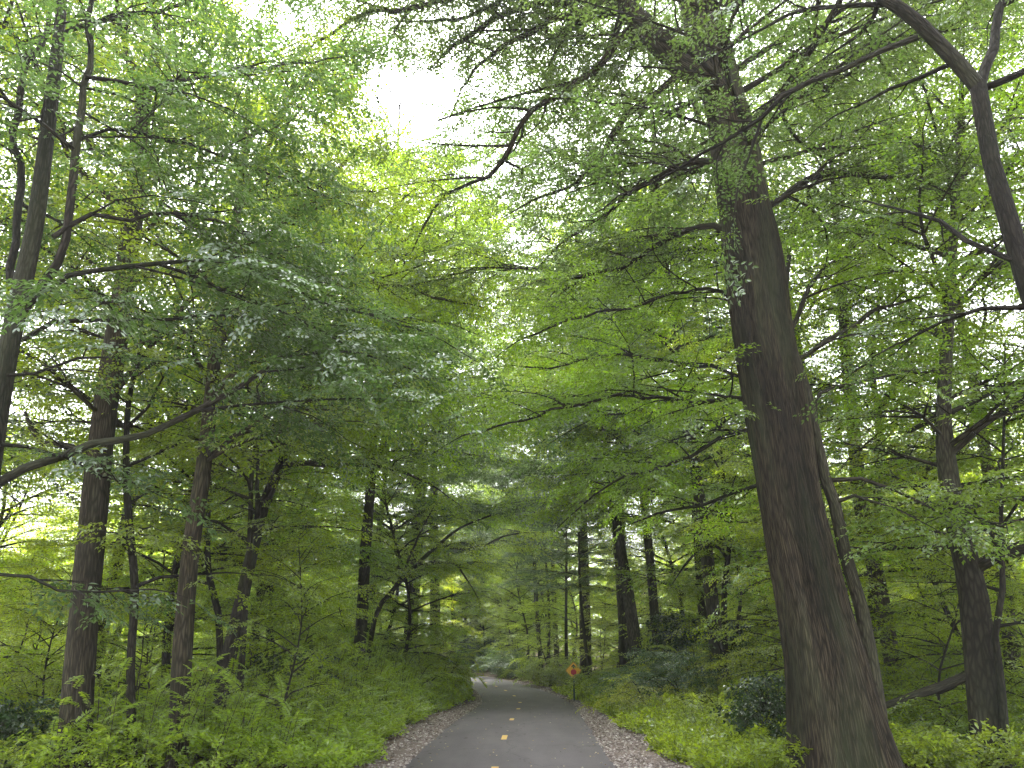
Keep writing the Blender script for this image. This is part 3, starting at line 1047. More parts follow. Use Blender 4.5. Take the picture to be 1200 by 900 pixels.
# ------------------------------------------------------------------ trees the photograph shows one by one
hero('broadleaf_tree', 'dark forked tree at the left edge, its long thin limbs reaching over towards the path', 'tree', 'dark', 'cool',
     [(-52, 900, 7.6, 28.9), (-24, 640, 7.6, 24.6), (0, 470, 7.6, 22.1), (18, 370, 7.6, 21.2), (40, 270, 7.6, 18.7), (56, 150, 7.6, 16.1), (68, 50, 7.6, 12.8), (76, -40, 7.6, 9.3), (80, -110, 7.6, 5.1)],
     limbs=[
         [(20, 372, 7.6, 12.8), (48, 335, 7.5, 12.0), (62, 300, 7.4, 10.4), (78, 180, 7.3, 9.6), (98, 95, 7.2, 8.0), (100, 20, 7.1, 6.4), (108, -60, 7.0, 4.0), dict(start=0.45)],
         [(12, 330, 7.7, 9.6), (10, 280, 7.8, 8.8), (20, 130, 7.9, 8.0), (36, 60, 8.0, 6.4), (62, -10, 8.1, 4.0), dict(start=0.3)],
         [(62, 278, 7.4, 6.4), (110, 247, 7.5, 5.6), (160, 248, 7.7, 5.2), (213, 248, 8.0, 4.8), (262, 262, 8.3, 4.0), (310, 290, 8.6, 3.2), (370, 310, 8.9, 2.4), dict(start=0.3)],
         [(57, 340, 7.5, 7.2), (80, 323, 7.5, 6.4), (117, 310, 7.6, 6.0), (167, 306, 7.8, 5.6), (217, 303, 8.1, 4.8), (267, 308, 8.4, 4.0), (330, 330, 8.8, 4.0), (400, 352, 9.2, 3.2), (480, 385, 9.6, 2.4), dict(start=0.3, length=1.8)],
         [(187, 310, 7.9, 4.0), (230, 322, 8.1, 4.0), (267, 340, 8.3, 3.6), (333, 362, 8.7, 3.2), (400, 400, 9.1, 2.4)],
         [(28, 398, 7.6, 6.4), (60, 380, 7.5, 5.6), (113, 372, 7.5, 4.8), (167, 370, 7.6, 4.0), (240, 367, 7.8, 3.2), (300, 375, 8.0, 2.4)],
         [(-25, 590, 7.6, 12.8), (0, 567, 7.7, 11.2), (27, 553, 7.7, 10.4), (67, 542, 7.8, 10.4), (110, 535, 7.9, 9.6), (143, 527, 8.0, 8.8), (177, 513, 8.1, 8.0), (227, 483, 8.3, 7.2), (283, 447, 8.6, 5.6), (330, 430, 8.9, 4.0), (390, 420, 9.2, 3.2), (450, 425, 9.5, 2.4), dict(start=0.55)],
         [(-8, 520, 7.6, 4.8), (30, 524, 7.6, 4.0), (77, 538, 7.7, 3.2), (117, 556, 7.7, 3.2), (145, 560, 7.8, 2.4), dict(start=0.5, length=0.9)],
         [(100, 90, 7.2, 5.6), (140, 97, 7.4, 4.8), (187, 102, 7.7, 4.8), (233, 97, 8.0, 4.0), (283, 83, 8.3, 4.0), (333, 78, 8.6, 3.2), (390, 70, 9.0, 2.4), dict(start=0.2, length=1.8)],
         [(80, 170, 7.3, 4.8), (130, 150, 7.6, 4.0), (200, 160, 8.0, 4.0), (280, 190, 8.5, 3.2), (350, 215, 9.0, 2.4), dict(start=0.2, length=1.7)],
         [(70, 40, 7.6, 5.6), (130, 20, 7.8, 4.8), (210, 0, 8.1, 4.0), (290, -10, 8.5, 3.2), dict(start=0.15, length=1.8)],
         [(-25, 660, 7.6, 4.8), (0, 672, 7.6, 4.0), (35, 673, 7.6, 4.0), (70, 690, 7.6, 3.2), (112, 690, 7.7, 2.8), (150, 686, 7.8, 2.4), dict(start=0.3, length=0.9)],
         [(0, 440, 7.6, 4.8), (40, 440, 7.4, 4.0), (90, 425, 7.3, 3.2), (150, 420, 7.3, 2.4), dict(start=0.3, length=1.1)],
     ], spray='oval_fine', seed=1, fan=0.6, limb_kw=dict(spacing=0.28, length=1.35, sp_step=0.2, sp_scale=0.85, droop=0.2))

hero('broadleaf_tree', 'tall straight grey-brown trunk, widest of those left of the path, in the far left', 'tree', 'red', 'mid',
     [(85, 905, 12.1, 36), (95, 760, 12.1, 33), (108, 620, 12.2, 30), (122, 490, 12.3, 27), (145, 340, 12.4, 24), (158, 230, 12.6, 21), (166, 130, 12.8, 17)],
     limbs=[[(128, 470, 12.3, 8), (180, 400, 12.6, 7), (240, 340, 12.9, 6), (310, 310, 13.3, 4)]],
     bare_limbs=[[(105, 530, 12.2, 10), (78, 523, 12.2, 8), (52, 518, 12.2, 7), (40, 500, 12.2, 6), (30, 480, 12.3, 3)]],
     seed=2, top=15.5, nseg=16, crown_kw=dict(base_h=5.2, n_limbs=22, reach=4.4))

hero('young_tree', 'thin wavy dark stem between the two straight left trunks', 'tree', 'dark', 'yellow',
     [(155, 892, 12.6, 11), (153, 780, 12.6, 10), (158, 690, 12.6, 10), (151, 610, 12.6, 9), (148, 545, 12.7, 8), (151, 470, 12.8, 6)],
     seed=3, top=8.5, nseg=8, crown_kw=dict(base_h=2.6, n_limbs=15, reach=2.4))

hero('broadleaf_tree', 'straight reddish brown trunk standing second among the thick trunks left of the path', 'tree', 'red', 'mid',
     [(208, 898, 12.2, 23), (214, 760, 12.3, 22), (224, 640, 12.4, 20), (237, 560, 12.5, 18), (246, 480, 12.6, 16), (254, 400, 12.8, 14)],
     limbs=[[(246, 470, 12.6, 8), (300, 400, 12.9, 7), (380, 345, 13.3, 6), (460, 330, 13.8, 4), (520, 350, 14.2, 3)],
            [(252, 420, 12.7, 8), (300, 300, 13.0, 7), (360, 230, 13.4, 6), (400, 200, 13.8, 4)],
            [(258, 320, 12.9, 7), (300, 190, 13.1, 6), (350, 100, 13.4, 5), (400, 50, 13.7, 3)],
            [(240, 540, 12.5, 7), (290, 500, 12.8, 6), (350, 480, 13.2, 5), (430, 480, 13.8, 3)]],
     seed=4, fan=1.2, limb_kw=dict(spacing=0.38, length=1.6, sp_scale=0.9, sp_step=0.24), top=15, nseg=14, crown_kw=dict(base_h=5, n_limbs=15, reach=4.2))

hero('broadleaf_tree', 'dark leaning trunk with a pale thin stem beside it, left of the path', 'tree', 'dark', 'mid',
     [(251, 872, 15.2, 21), (266, 780, 15.3, 18), (284, 700, 15.4, 16), (297, 640, 15.5, 14), (310, 590, 15.6, 13), (331, 540, 15.8, 11), (348, 490, 16.0, 9)],
     limbs=[[(297, 640, 15.5, 7), (299, 590, 15.4, 6), (303, 540, 15.3, 5), (300, 480, 15.2, 4)],
            [(350, 470, 16.0, 8), (420, 340, 16.6, 6), (490, 270, 17.2, 5), (550, 250, 17.8, 3), dict(start=0.3, length=1.8)],
            [(345, 500, 16.0, 8), (400, 420, 16.2, 7), (460, 380, 16.5, 5), (520, 380, 16.9, 3), dict(start=0.25)],
            [(350, 480, 16.0, 7), (400, 370, 16.4, 6), (450, 310, 16.8, 5), (500, 300, 17.2, 3), dict(start=0.25)],
            [(335, 530, 15.8, 8), (400, 480, 16.0, 7), (470, 450, 16.3, 5), (530, 440, 16.6, 3), dict(start=0.3)],
            [(330, 545, 15.8, 7), (380, 540, 15.6, 6), (440, 545, 15.4, 4), (490, 560, 15.3, 3), dict(start=0.3)]],
     seed=5, fan=1.1, limb_kw=dict(spacing=0.4, length=1.6, sp_scale=0.9, sp_step=0.25), top=12.5, nseg=12, crown_kw=dict(base_h=4, n_limbs=13, reach=3.6))

hero('young_tree', 'pale slender stem standing against the dark leaning trunk left of the path', 'tree', 'grey', 'yellow',
     [(277, 858, 15.0, 9), (283, 780, 15.0, 8), (287, 720, 15.0, 7), (293, 620, 15.1, 6), (296, 540, 15.2, 5)], seed=6, top=8, nseg=8,
     crown_kw=dict(base_h=3.6, n_limbs=12, reach=2.2))

hero('young_tree', 'crooked thin dark stem just behind the second thick trunk on the left', 'tree', 'dark', 'mid',
     [(262, 860, 17.0, 8), (258, 780, 17.0, 8), (256, 720, 17.0, 8), (246, 680, 17.0, 8), (243, 640, 17.0, 7), (247, 560, 17.0, 5)], seed=7, top=8, nseg=8,
     crown_kw=dict(base_h=3.2, n_limbs=14, reach=2.4))

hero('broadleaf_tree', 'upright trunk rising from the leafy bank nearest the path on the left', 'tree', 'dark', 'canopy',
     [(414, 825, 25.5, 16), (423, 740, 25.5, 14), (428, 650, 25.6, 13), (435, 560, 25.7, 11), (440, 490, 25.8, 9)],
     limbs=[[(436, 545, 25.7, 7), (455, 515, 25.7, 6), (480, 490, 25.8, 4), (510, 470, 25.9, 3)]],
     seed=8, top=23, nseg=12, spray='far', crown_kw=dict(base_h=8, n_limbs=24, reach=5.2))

hero('leaning_tree', 'thin dark tree arching out over the path bend from the left bank', 'tree', 'dark', 'yellow',
     [(428, 800, 26.5, 5.4), (440, 722, 26.2, 5.4), (455, 698, 26.0, 5.4), (470, 680, 25.8, 5.4), (490, 660, 25.5, 4.8), (512, 640, 25.2, 4.1), (540, 618, 25.0, 2.7), (575, 604, 24.8, 2.0)],
     limbs=[[(470, 680, 25.8, 3.4), (480, 650, 25.8, 2.7), (500, 610, 25.8, 2.0)],
            [(490, 662, 25.5, 3.4), (530, 660, 25.5, 2.7), (548, 680, 25.4, 2.0)],
            [(512, 640, 25.2, 3.4), (560, 640, 25.0, 2.7), (600, 625, 24.8, 2.0)]],
     seed=9, nseg=8, spray='oval', limb_kw=dict(spacing=0.32, length=1.3, start=0.1), fan=0.3)

hero('broadleaf_tree', 'dim straight trunk wrapped in leaves on the left just before the bend', 'tree', 'grey', 'cool',
     [(511, 785, 46, 13), (510, 720, 46, 12), (509, 650, 46, 11), (508, 600, 46, 10)], seed=10, top=22, nseg=10, spray='far', crown_kw=dict(base_h=6, n_limbs=26, reach=4.6))

# the big tree right of the path
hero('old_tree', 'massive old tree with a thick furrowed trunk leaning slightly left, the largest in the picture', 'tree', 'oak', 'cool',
     [(985, 896, 11.3, 100), (973, 820, 11.3, 93), (963, 760, 11.3, 86), (950, 700, 11.3, 77), (929, 600, 11.3, 71), (914, 500, 11.3, 66), (896, 400, 11.35, 64), (885, 320, 11.4, 61),
      (873, 250, 11.5, 58), (856, 150, 11.6, 48), (834, 60, 11.8, 42), (815, 0, 12.0, 36), (796, -80, 12.3, 28), (780, -150, 12.6, 20)],
     limbs=[[(848, 120, 11.6, 38), (826, 98, 11.5, 35), (800, 76, 11.4, 33), (752, 27, 11.4, 28), (705, -35, 11.5, 20), (660, -90, 11.7, 12), dict(start=0.5, length=2.2)],
            [(752, 27, 11.4, 14), (720, 50, 11.6, 10), (690, 85, 11.9, 8), (640, 118, 12.3, 7), (613, 143, 12.6, 6.5), (587, 187, 12.9, 6), (567, 203, 13.1, 5), (533, 223, 13.5, 4), (500, 260, 13.8, 3), dict(start=0.25, length=1.7)],
            [(725, -10, 11.4, 12), (680, 20, 11.8, 9), (630, 40, 12.3, 7), (580, 60, 12.8, 5), (550, 100, 13.2, 3), dict(start=0.2, length=1.7)],
            [(705, -35, 11.5, 14), (640, -30, 11.7, 10), (560, -10, 12.0, 8), (480, 8, 12.3, 6), (420, 22, 12.6, 5), (370, 45, 12.9, 3), dict(start=0.15, length=1.7)],
            [(660, -90, 11.7, 10), (600, -60, 11.9, 8), (520, -32, 12.2, 7), (440, -12, 12.5, 5), (370, 2, 12.8, 3), dict(start=0.05, length=1.8)],
            [(640, -30, 11.7, 8), (580, 5, 12.2, 6), (530, 22, 12.6, 4), (480, 30, 13.0, 3), dict(start=0.05, length=1.6)],
            [(700, 330, 12.8, 6), (640, 318, 13.2, 5), (580, 312, 13.7, 4), (520, 325, 14.2, 3), dict(start=0.05, length=1.6)],
            [(740, 15, 11.4, 12), (680, -5, 11.9, 9), (600, 15, 12.4, 7), (540, 45, 12.9, 5), dict(start=0.15, length=1.8)],
            [(800, 76, 11.4, 10), (770, 110, 11.6, 8), (735, 140, 12.0, 7), (700, 190, 12.4, 5), (650, 230, 12.9, 4), dict(start=0.2, length=1.9)],
            [(866, 215, 11.5, 12), (830, 190, 11.6, 10), (790, 200, 11.9, 8), (740, 230, 12.3, 6), (680, 270, 12.8, 4), dict(start=0.2, length=2.0)],
            [(878, 285, 11.4, 10), (840, 265, 11.6, 8), (790, 280, 12.0, 6), (730, 310, 12.5, 5), (670, 330, 13.0, 3), dict(start=0.2, length=1.8)],
            [(862, 180, 11.6, 14), (900, 130, 11.7, 12), (950, 90, 11.9, 10), (1010, 60, 12.2, 8), (1080, 50, 12.5, 5), dict(start=0.2, length=2.0)],
            [(875, 255, 11.5, 10), (920, 220, 11.6, 8), (970, 205, 11.8, 7), (1030, 200, 12.1, 5), (1090, 215, 12.4, 3), dict(start=0.2, length=1.9)]],
     seed=11, fan=1.5, nseg=150, flute=0.075, flare=0.33, flare_h=0.8, limb_kw=dict(spacing=0.42, length=1.7, sp_scale=0.85, sp_step=0.24),
     crown_kw=dict(base_h=8.8, n_limbs=26, reach=5.5, spacing=0.6), top=17)

hero('slim_tree', 'slim crooked tree growing close beside the massive trunk, on its right', 'tree', 'grey', 'mid',
     [(1034, 898, 11.4, 24), (1028, 827, 11.4, 19), (1018, 760, 11.4, 17), (1010, 715, 11.4, 16), (990, 648, 11.4, 15), (978, 590, 11.4, 14), (967, 560, 11.4, 13), (957, 515, 11.4, 12), (946, 460, 11.4, 11), (932, 415, 11.5, 9), (918, 370, 11.7, 7), (925, 300, 12.0, 5)],
     limbs=[[(937, 420, 11.5, 6), (967, 403, 11.5, 5), (1007, 383, 11.6, 5), (1035, 363, 11.7, 4), (1075, 350, 11.9, 3)],
            [(952, 490, 11.4, 6), (960, 460, 11.4, 5), (1000, 448, 11.4, 4), (1050, 440, 11.5, 3), dict(start=0.35)],
            [(970, 563, 11.4, 6), (1010, 560, 11.2, 5), (1050, 572, 11.0, 4), (1085, 592, 10.9, 3), dict(start=0.35)],
            [(975, 590, 11.4, 6), (1000, 580, 11.2, 4), (1030, 590, 11.0, 3), dict(start=0.4)],
            [(925, 390, 11.6, 6), (950, 340, 11.7, 5), (990, 300, 11.9, 4), (1030, 270, 12.2, 3)]],
     seed=12, fan=1.0, nseg=12, flare=0.15, limb_kw=dict(spacing=0.42, length=1.3, sp_scale=0.85))

hero('young_tree', 'slender tree half hidden behind the massive trunk, flat limbs reaching left over the path', 'tree', 'dark', 'mid',
     [(968, 800, 13.4, 15), (940, 690, 13.3, 14), (922, 580, 13.3, 13), (908, 480, 13.2, 12), (896, 400, 13.2, 10), (888, 320, 13.2, 8), (884, 250, 13.2, 5)],
     limbs=[[(907, 468, 13.2, 6.5), (870, 464, 13.0, 5.8), (830, 463, 12.8, 5.8), (770, 463, 12.6, 4.3), (700, 466, 12.4, 3.6), (630, 478, 12.2, 2.9), (570, 500, 12.1, 2.2), dict(start=0.08, length=1.7)],
            [(902, 448, 13.2, 5.0), (865, 441, 13.4, 4.3), (838, 430, 13.6, 4.3), (780, 420, 14.0, 3.6), (700, 420, 14.4, 2.9), (630, 430, 14.8, 2.2), dict(start=0.08, length=1.7)],
            [(912, 512, 13.2, 5.8), (872, 508, 13.0, 5.0), (833, 522, 12.8, 4.3), (795, 540, 12.7, 3.6), (755, 552, 12.6, 2.9), (700, 580, 12.5, 2.2), dict(start=0.1)],
            [(893, 380, 13.2, 5.0), (850, 350, 13.0, 4.3), (790, 348, 12.8, 3.6), (720, 365, 12.6, 2.9), (640, 395, 12.4, 2.2), dict(start=0.08, length=1.6)],
            [(889, 335, 13.2, 4.3), (840, 300, 13.4, 3.6), (780, 300, 13.8, 2.9), (710, 320, 14.2, 2.2), dict(start=0.08)],
            [(918, 560, 13.3, 5.0), (870, 575, 13.5, 4.3), (820, 590, 13.8, 3.6), (770, 600, 14.1, 2.9), dict(start=0.1)]],
     seed=13, fan=1.2, nseg=10, limb_kw=dict(spacing=0.36, length=1.4, sp_scale=0.85, droop=0.18, sp_step=0.24))

hero('broadleaf_tree', 'straight pale brown trunk between the massive tree and the thick forked tree', 'tree', 'red', 'yellow',
     [(1056, 840, 18.2, 21), (1045, 770, 18.2, 19), (1026, 670, 18.2, 18), (1009, 590, 18.3, 17), (1000, 500, 18.4, 15), (992, 420, 18.5, 13)], seed=14, top=17, nseg=12,
     crown_kw=dict(base_h=6.5, n_limbs=26, reach=4.2))

hero('young_tree', 'small forked tree showing its dark fork between the massive trunk and the right edge', 'tree', 'dark', 'yellow',
     [(1024, 830, 21, 10), (1022, 700, 21, 10), (1028, 580, 21, 9), (1031, 492, 21, 9)],
     limbs=[[(1031, 495, 21, 8), (1027, 440, 21, 7), (1024, 400, 21, 7), (1034, 350, 21.2, 5), (1040, 290, 21.4, 3), dict(start=0.5)],
            [(1031, 485, 21, 7), (1040, 465, 21, 7), (1053, 445, 21, 6), (1067, 408, 20.8, 6), (1085, 380, 20.6, 4), dict(start=0.4)],
            [(1024, 402, 21, 5), (1008, 385, 20.8, 4), (985, 370, 20.6, 3)]],
     seed=15, nseg=9, spray='oval', crown_kw=dict(base_h=5.5, n_limbs=10, reach=2.4))

hero('forked_tree', 'thick grey tree with low crooked limbs near the right edge', 'tree', 'grey', 'mid',
     [(1162, 902, 12.3, 38), (1151, 800, 12.3, 34), (1141, 700, 12.3, 32), (1128, 640, 12.3, 27), (1112, 560, 12.4, 22), (1106, 500, 12.5, 18), (1108, 430, 12.6, 14)],
     limbs=[[(1063, 507, 12.9, 5), (1090, 490, 12.7, 6), (1117, 480, 12.6, 6), (1150, 468, 12.5, 5), (1190, 450, 12.5, 3), dict(start=0.5)],
            [(1138, 674, 12.3, 18), (1148, 664, 12.2, 15), (1165, 654, 12.1, 14), (1200, 643, 12.0, 12), (1245, 630, 11.9, 9), dict(start=0.4, length=1.2)],
            [(1108, 540, 12.4, 8), (1150, 500, 12.2, 7), (1200, 470, 12.0, 5), (1240, 450, 11.8, 3), dict(start=0.3)],
            [(1120, 600, 12.3, 8), (1150, 590, 12.0, 6), (1200, 585, 11.7, 4), dict(start=0.3)]],
     bare_limbs=[[(1142, 788, 12.4, 13), (1125, 795, 12.4, 12), (1105, 802, 12.4, 11), (1080, 812, 12.4, 10), (1055, 822, 12.4, 9), (1035, 830, 12.4, 7), (1020, 833, 12.4, 4)]],
     seed=16, top=13, nseg=16, crown_kw=dict(base_h=3.4, n_limbs=26, reach=3.4))

hero('young_tree', 'thin crooked stem at the right edge in front of the thick forked tree', 'tree', 'dark', 'mid',
     [(1181, 902, 12.0, 10), (1173, 800, 12.0, 9), (1166, 745, 12.0, 8), (1175, 690, 12.0, 7), (1173, 620, 12.0, 5)], seed=17, top=6.5, nseg=8,
     crown_kw=dict(base_h=2.2, n_limbs=13, reach=2.0))

hero('broadleaf_tree', 'dark near tree leaning in at the upper right corner with one long limb stretching left', 'tree', 'dark', 'cool',
     [(1420, 900, 6.8, 30.6), (1300, 600, 6.7, 28.1), (1240, 430, 6.6, 25.5), (1203, 330, 6.5, 22.9), (1182, 258, 6.5, 21.2), (1162, 190, 6.5, 18.7), (1151, 130, 6.5, 18.7), (1146, 98, 6.5, 17.8)],
     limbs=[[(1148, 104, 6.5, 17.0), (1128, 78, 6.5, 17.0), (1105, 56, 6.5, 16.1), (1078, 38, 6.5, 15.3), (1032, 0, 6.5, 13.6), (985, -45, 6.6, 10.2), (930, -90, 6.8, 6.0), dict(start=0.6)],
            [(1150, 98, 6.5, 11.9), (1158, 60, 6.6, 11.0), (1165, 20, 6.7, 10.2), (1172, -30, 6.8, 7.6), (1180, -100, 7.0, 4.2), dict(start=0.4)],
            [(1157, 102, 6.5, 8.5), (1180, 93, 6.4, 8.5), (1212, 78, 6.3, 6.8), dict(start=0.5)],
            [(1074, 44, 6.5, 7.6), (1040, 58, 6.5, 7.2), (1000, 80, 6.6, 6.8), (960, 100, 6.7, 6.8), (920, 122, 6.8, 6.0), (890, 142, 6.9, 5.1), (850, 166, 7.1, 4.2), (800, 196, 7.3, 3.4), (750, 225, 7.6, 2.5), dict(start=0.35, length=1.1)],
            [(892, 142, 6.9, 3.4), (877, 180, 6.9, 3.0), (866, 215, 7.0, 2.5), (862, 250, 7.0, 2.1), dict(start=0.4, length=0.7)],
            [(1120, 72, 6.5, 6.0), (1080, 90, 6.7, 5.1), (1040, 105, 7.0, 4.2), (1000, 130, 7.3, 2.5), dict(start=0.25, length=1.1)],
            [(1186, 305, 6.5, 6.8), (1133, 282, 6.7, 6.0), (1100, 260, 6.9, 5.1), (1067, 247, 7.1, 4.2), (1033, 237, 7.4, 2.5), dict(start=0.3, length=1.2)],
            [(1215, 360, 6.5, 6.8), (1150, 360, 6.8, 5.1), (1100, 375, 7.1, 4.2), (1050, 400, 7.4, 2.5), dict(start=0.3, length=1.2)],
            [(1040, 5, 6.5, 6.8), (980, 10, 6.8, 5.1), (920, 20, 7.1, 4.2), (860, 50, 7.5, 2.5), dict(start=0.15, length=1.2)]],
     spray='oval_fine', seed=18, fan=0.5, nseg=14, limb_kw=dict(spacing=0.42, length=1.1, sp_scale=0.7, sp_step=0.22, droop=0.2))

# middle distance, right of the path
hero('broadleaf_tree', 'dark trunk with mossy bark behind the sign, left one of two leaning right-side trunks', 'tree', 'grey', 'mid',
     [(752, 800, 30, 17.6), (745, 760, 30, 15.2), (737, 700, 30, 13.6), (727, 640, 30, 12.0), (720, 590, 30.2, 11.2), (712, 530, 30.5, 9.6)],
     seed=19, top=18, nseg=12, spray='far', crown_kw=dict(base_h=7, n_limbs=26, reach=4.2))
hero('broadleaf_tree', 'slimmer leaning trunk, right one of the two behind the bushes right of the path', 'tree', 'grey', 'yellow',
     [(774, 795, 28, 11.9), (768, 730, 28, 11.0), (761, 650, 28, 10.2), (752, 560, 28.2, 9.3), (745, 480, 28.5, 8.5)],
     limbs=[[(755, 590, 28, 4.2), (780, 560, 27.8, 3.4), (810, 540, 27.6, 2.5)], [(750, 540, 28.2, 4.2), (720, 510, 28.0, 3.4), (690, 500, 27.8, 2.5)]],
     seed=20, top=18, nseg=12, spray='far', crown_kw=dict(base_h=7.5, n_limbs=26, reach=4))
hero('tall_tree', 'tall reddish trunk in the middle distance with limbs fanning out high over the path', 'tree', 'red', 'yellow',
     [(687, 800, 44, 14), (684, 660, 44, 12), (681, 560, 44, 11), (679, 430, 44, 9), (675, 340, 44.2, 7)],
     limbs=[[(679, 430, 44, 6), (650, 395, 43.5, 5), (620, 355, 43, 4), (590, 325, 42.5, 3), dict(start=0.3, length=2.4)],
            [(678, 405, 44, 5), (655, 385, 43.8, 4), (628, 370, 43.5, 3), dict(start=0.4, length=2)],
            [(678, 410, 44, 5), (690, 370, 44, 4), (688, 320, 44, 3), dict(start=0.4, length=2)],
            [(680, 425, 44, 5), (640, 418, 42, 4), (600, 415, 40.5, 3), (550, 425, 39.5, 3), dict(start=0.3, length=2)],
            [(680, 390, 44, 5), (715, 340, 44, 4), (740, 290, 44, 3), dict(start=0.3, length=2.4)]],
     seed=21, top=28, nseg=10, spray='far', limb_kw=dict(spacing=0.7, length=2, sp_step=0.35), crown_kw=dict(base_h=15, n_limbs=24, reach=5.0, sp_step=0.36, sp_scale=1.1))
hero('young_tree', 'thin dark crooked sapling among the bushes left of the massive trunk', 'tree', 'dark', 'yellow',
     [(852, 800, 21, 8), (849, 740, 21, 7), (849, 690, 21, 7), (853, 655, 21, 6.5), (856, 628, 21, 5), (850, 590, 21.2, 4)],
     limbs=[[(853, 655, 21, 5), (838, 640, 20.8, 4), (822, 643, 20.6, 3), (805, 660, 20.5, 3), dict(start=0.3, length=1)],
            [(850, 770, 21, 5), (838, 745, 21, 4), (830, 735, 20.9, 4), (826, 715, 20.8, 3), dict(start=0.5, length=0.9)],
            [(856, 630, 21, 4), (880, 610, 21, 3), (905, 600, 21, 2.5), dict(start=0.3, length=1)]],
     seed=22, nseg=8, top=8.5, crown_kw=dict(base_h=3.4, n_limbs=12, reach=2.2))

# ------------------------------------------------------------------ the wood behind: copies of a few kinds
P_TALL = [proto('canopy_tree', 'grey', 'canopy', 23, 0.21, 6.5, 32, 6.0, 'far', 31, sp_step=0.44, sp_scale=0.95, spacing=0.7, blen=1.8),
          proto('canopy_tree', 'red', 'mid', 20, 0.17, 5.0, 30, 5.4, 'far', 32, sp_step=0.44, sp_scale=0.95, spacing=0.7, blen=1.7)]
P_TALL.append(proto('canopy_tree', 'grey', 'canopy', 23, 0.2, 9.5, 24, 5.6, 'far', 33, sp_step=0.44, sp_scale=0.95, spacing=0.75, blen=1.8))
P_MID = [proto('understory_tree', 'dark', 'yellow', 10, 0.10, 1.6, 34, 3.0, 'oval', 41, wob=0.5, sp_step=0.42, sp_scale=0.95, spacing=0.66, up0=0.05, up1=1.0),
         proto('understory_tree', 'grey', 'bright', 9, 0.085, 1.4, 32, 2.8, 'oval', 42, wob=0.6, sp_step=0.42, sp_scale=0.95, spacing=0.66, up0=0.05, up1=1.0),
         proto('understory_tree', 'dark', 'bright', 11, 0.12, 2.2, 34, 3.2, 'oval', 43, wob=0.4, sp_step=0.42, sp_scale=0.95, spacing=0.66, up0=0.1, up1=1.0)]
P_SAP = [proto('sapling', 'dark', 'fresh', 4.2, 0.03, 0.5, 18, 1.5, 'oval', 51, wob=0.3, sp_step=0.3, spacing=0.6, blen=0.8, sub=False, nseg=6, flare=0.1),
         proto('sapling', 'grey', 'bright', 5.0, 0.035, 0.7, 20, 1.7, 'oval', 52, wob=0.35, sp_step=0.3, spacing=0.6, blen=0.9, sub=False, nseg=6, flare=0.1)]

SIDE = {-1: 'left', 1: 'right'}
KIND_LABEL = {
    'canopy_tree': ('{2} canopy tree {1}, {0} of the path', 'tall canopy trees in the wood {} of the path'),
    'understory_tree': ('{2} understory tree {1}, {0} of the path', 'leafy understory trees {} of the path'),
    'sapling': ('{2} leafy sapling {1}, {0} of the path', 'saplings {} of the path'),
}
SIGHT = [(742, 30, 1), (766, 28, 1), (424, 25.5, 1), (684, 44, 1), (1035, 18.2, 1), (853, 21, 0.6), (673, 29, 0.7), (525, 29, 1.1), (482, 25, 1.0)]     # trunks left standing clear of thicket


def describe(lab, side, x, y, s, k):
    off = abs(x - float(path_x(y)))
    near = 'by the nearest trunks' if y < 18.5 else 'behind the near trunks' if y < 25 else 'about level with the sign' if y < 32 else 'a little beyond the sign' if y < 42 else 'far back in the wood'
    edge = 'close to the path edge' if off < 6 else None
    size = ('small', 'large')[int(s > 0.88)] if k is not None else 'big'
    tone = ('dark-stemmed', 'pale-stemmed', 'thick-stemmed')[k % 3]
    return lab.format(SIDE[side], near + (', near the verge' if edge else ''), size + ' ' + tone)


HERO_BASES = []
for o in COL.objects:
    if o.type == 'EMPTY' and 'category' in o:
        HERO_BASES.append((o.location.x, o.location.y))
g = np.random.default_rng(77)


def place(protos, cat, n, y0, y1, clear, min_d, s0, s1, hmax, width=0.70, lean=0.03, seed_power=1.0, xmax=40, avoid_hero=0.8):
    pts = []
    tries = 0
    while len(pts) < n and tries < n * 60:
        tries += 1
        y = y0 + (y1 - y0) * g.random() ** seed_power
        xm = min(width * y + 2.0, xmax)
        x = g.uniform(-xm, xm)
        dp = x - float(path_x(y))
        c = clear(y) if callable(clear) else clear
        if abs(dp) < c:
            continue
        if any((x - a) ** 2 + (y - b) ** 2 < min_d ** 2 for a, b in pts):
            continue
        if any((x - a) ** 2 + (y - b) ** 2 < avoid_hero ** 2 for a, b in HERO_BASES):
            continue
        if any(y < d and abs(x - float(at(q, 700, y)[0])) < (1.6 if cat == 'understory_tree' else 0.8 if cat == 'sapling' else 0.5) * f for q, d, f in SIGHT):
            continue
        s = g.uniform(s0, s1)
        ax = float(at(475, 110, y)[0])
        if abs(x - ax) < 5.5 and hmax * s > 0.60 * y + 1:      # leave the opening to the sky free
            s2 = (0.60 * y + 1) / hmax
            if s2 < s0 * 0.75:
                continue
            s = s2
        pts.append((x, y))
        side = -1 if dp < 0 else 1
        k = int(g.integers(0, len(protos)))
        lab, grp = KIND_LABEL[cat]
        dup(protos[k], (x, y, float(gz(x, y)) - 0.05), g.uniform(0, 6.28), s, describe(lab, side, x, y, s, k), 'tree' if cat != 'sapling' else 'sapling', grp.format(SIDE[side]), cat, lean)
    return pts


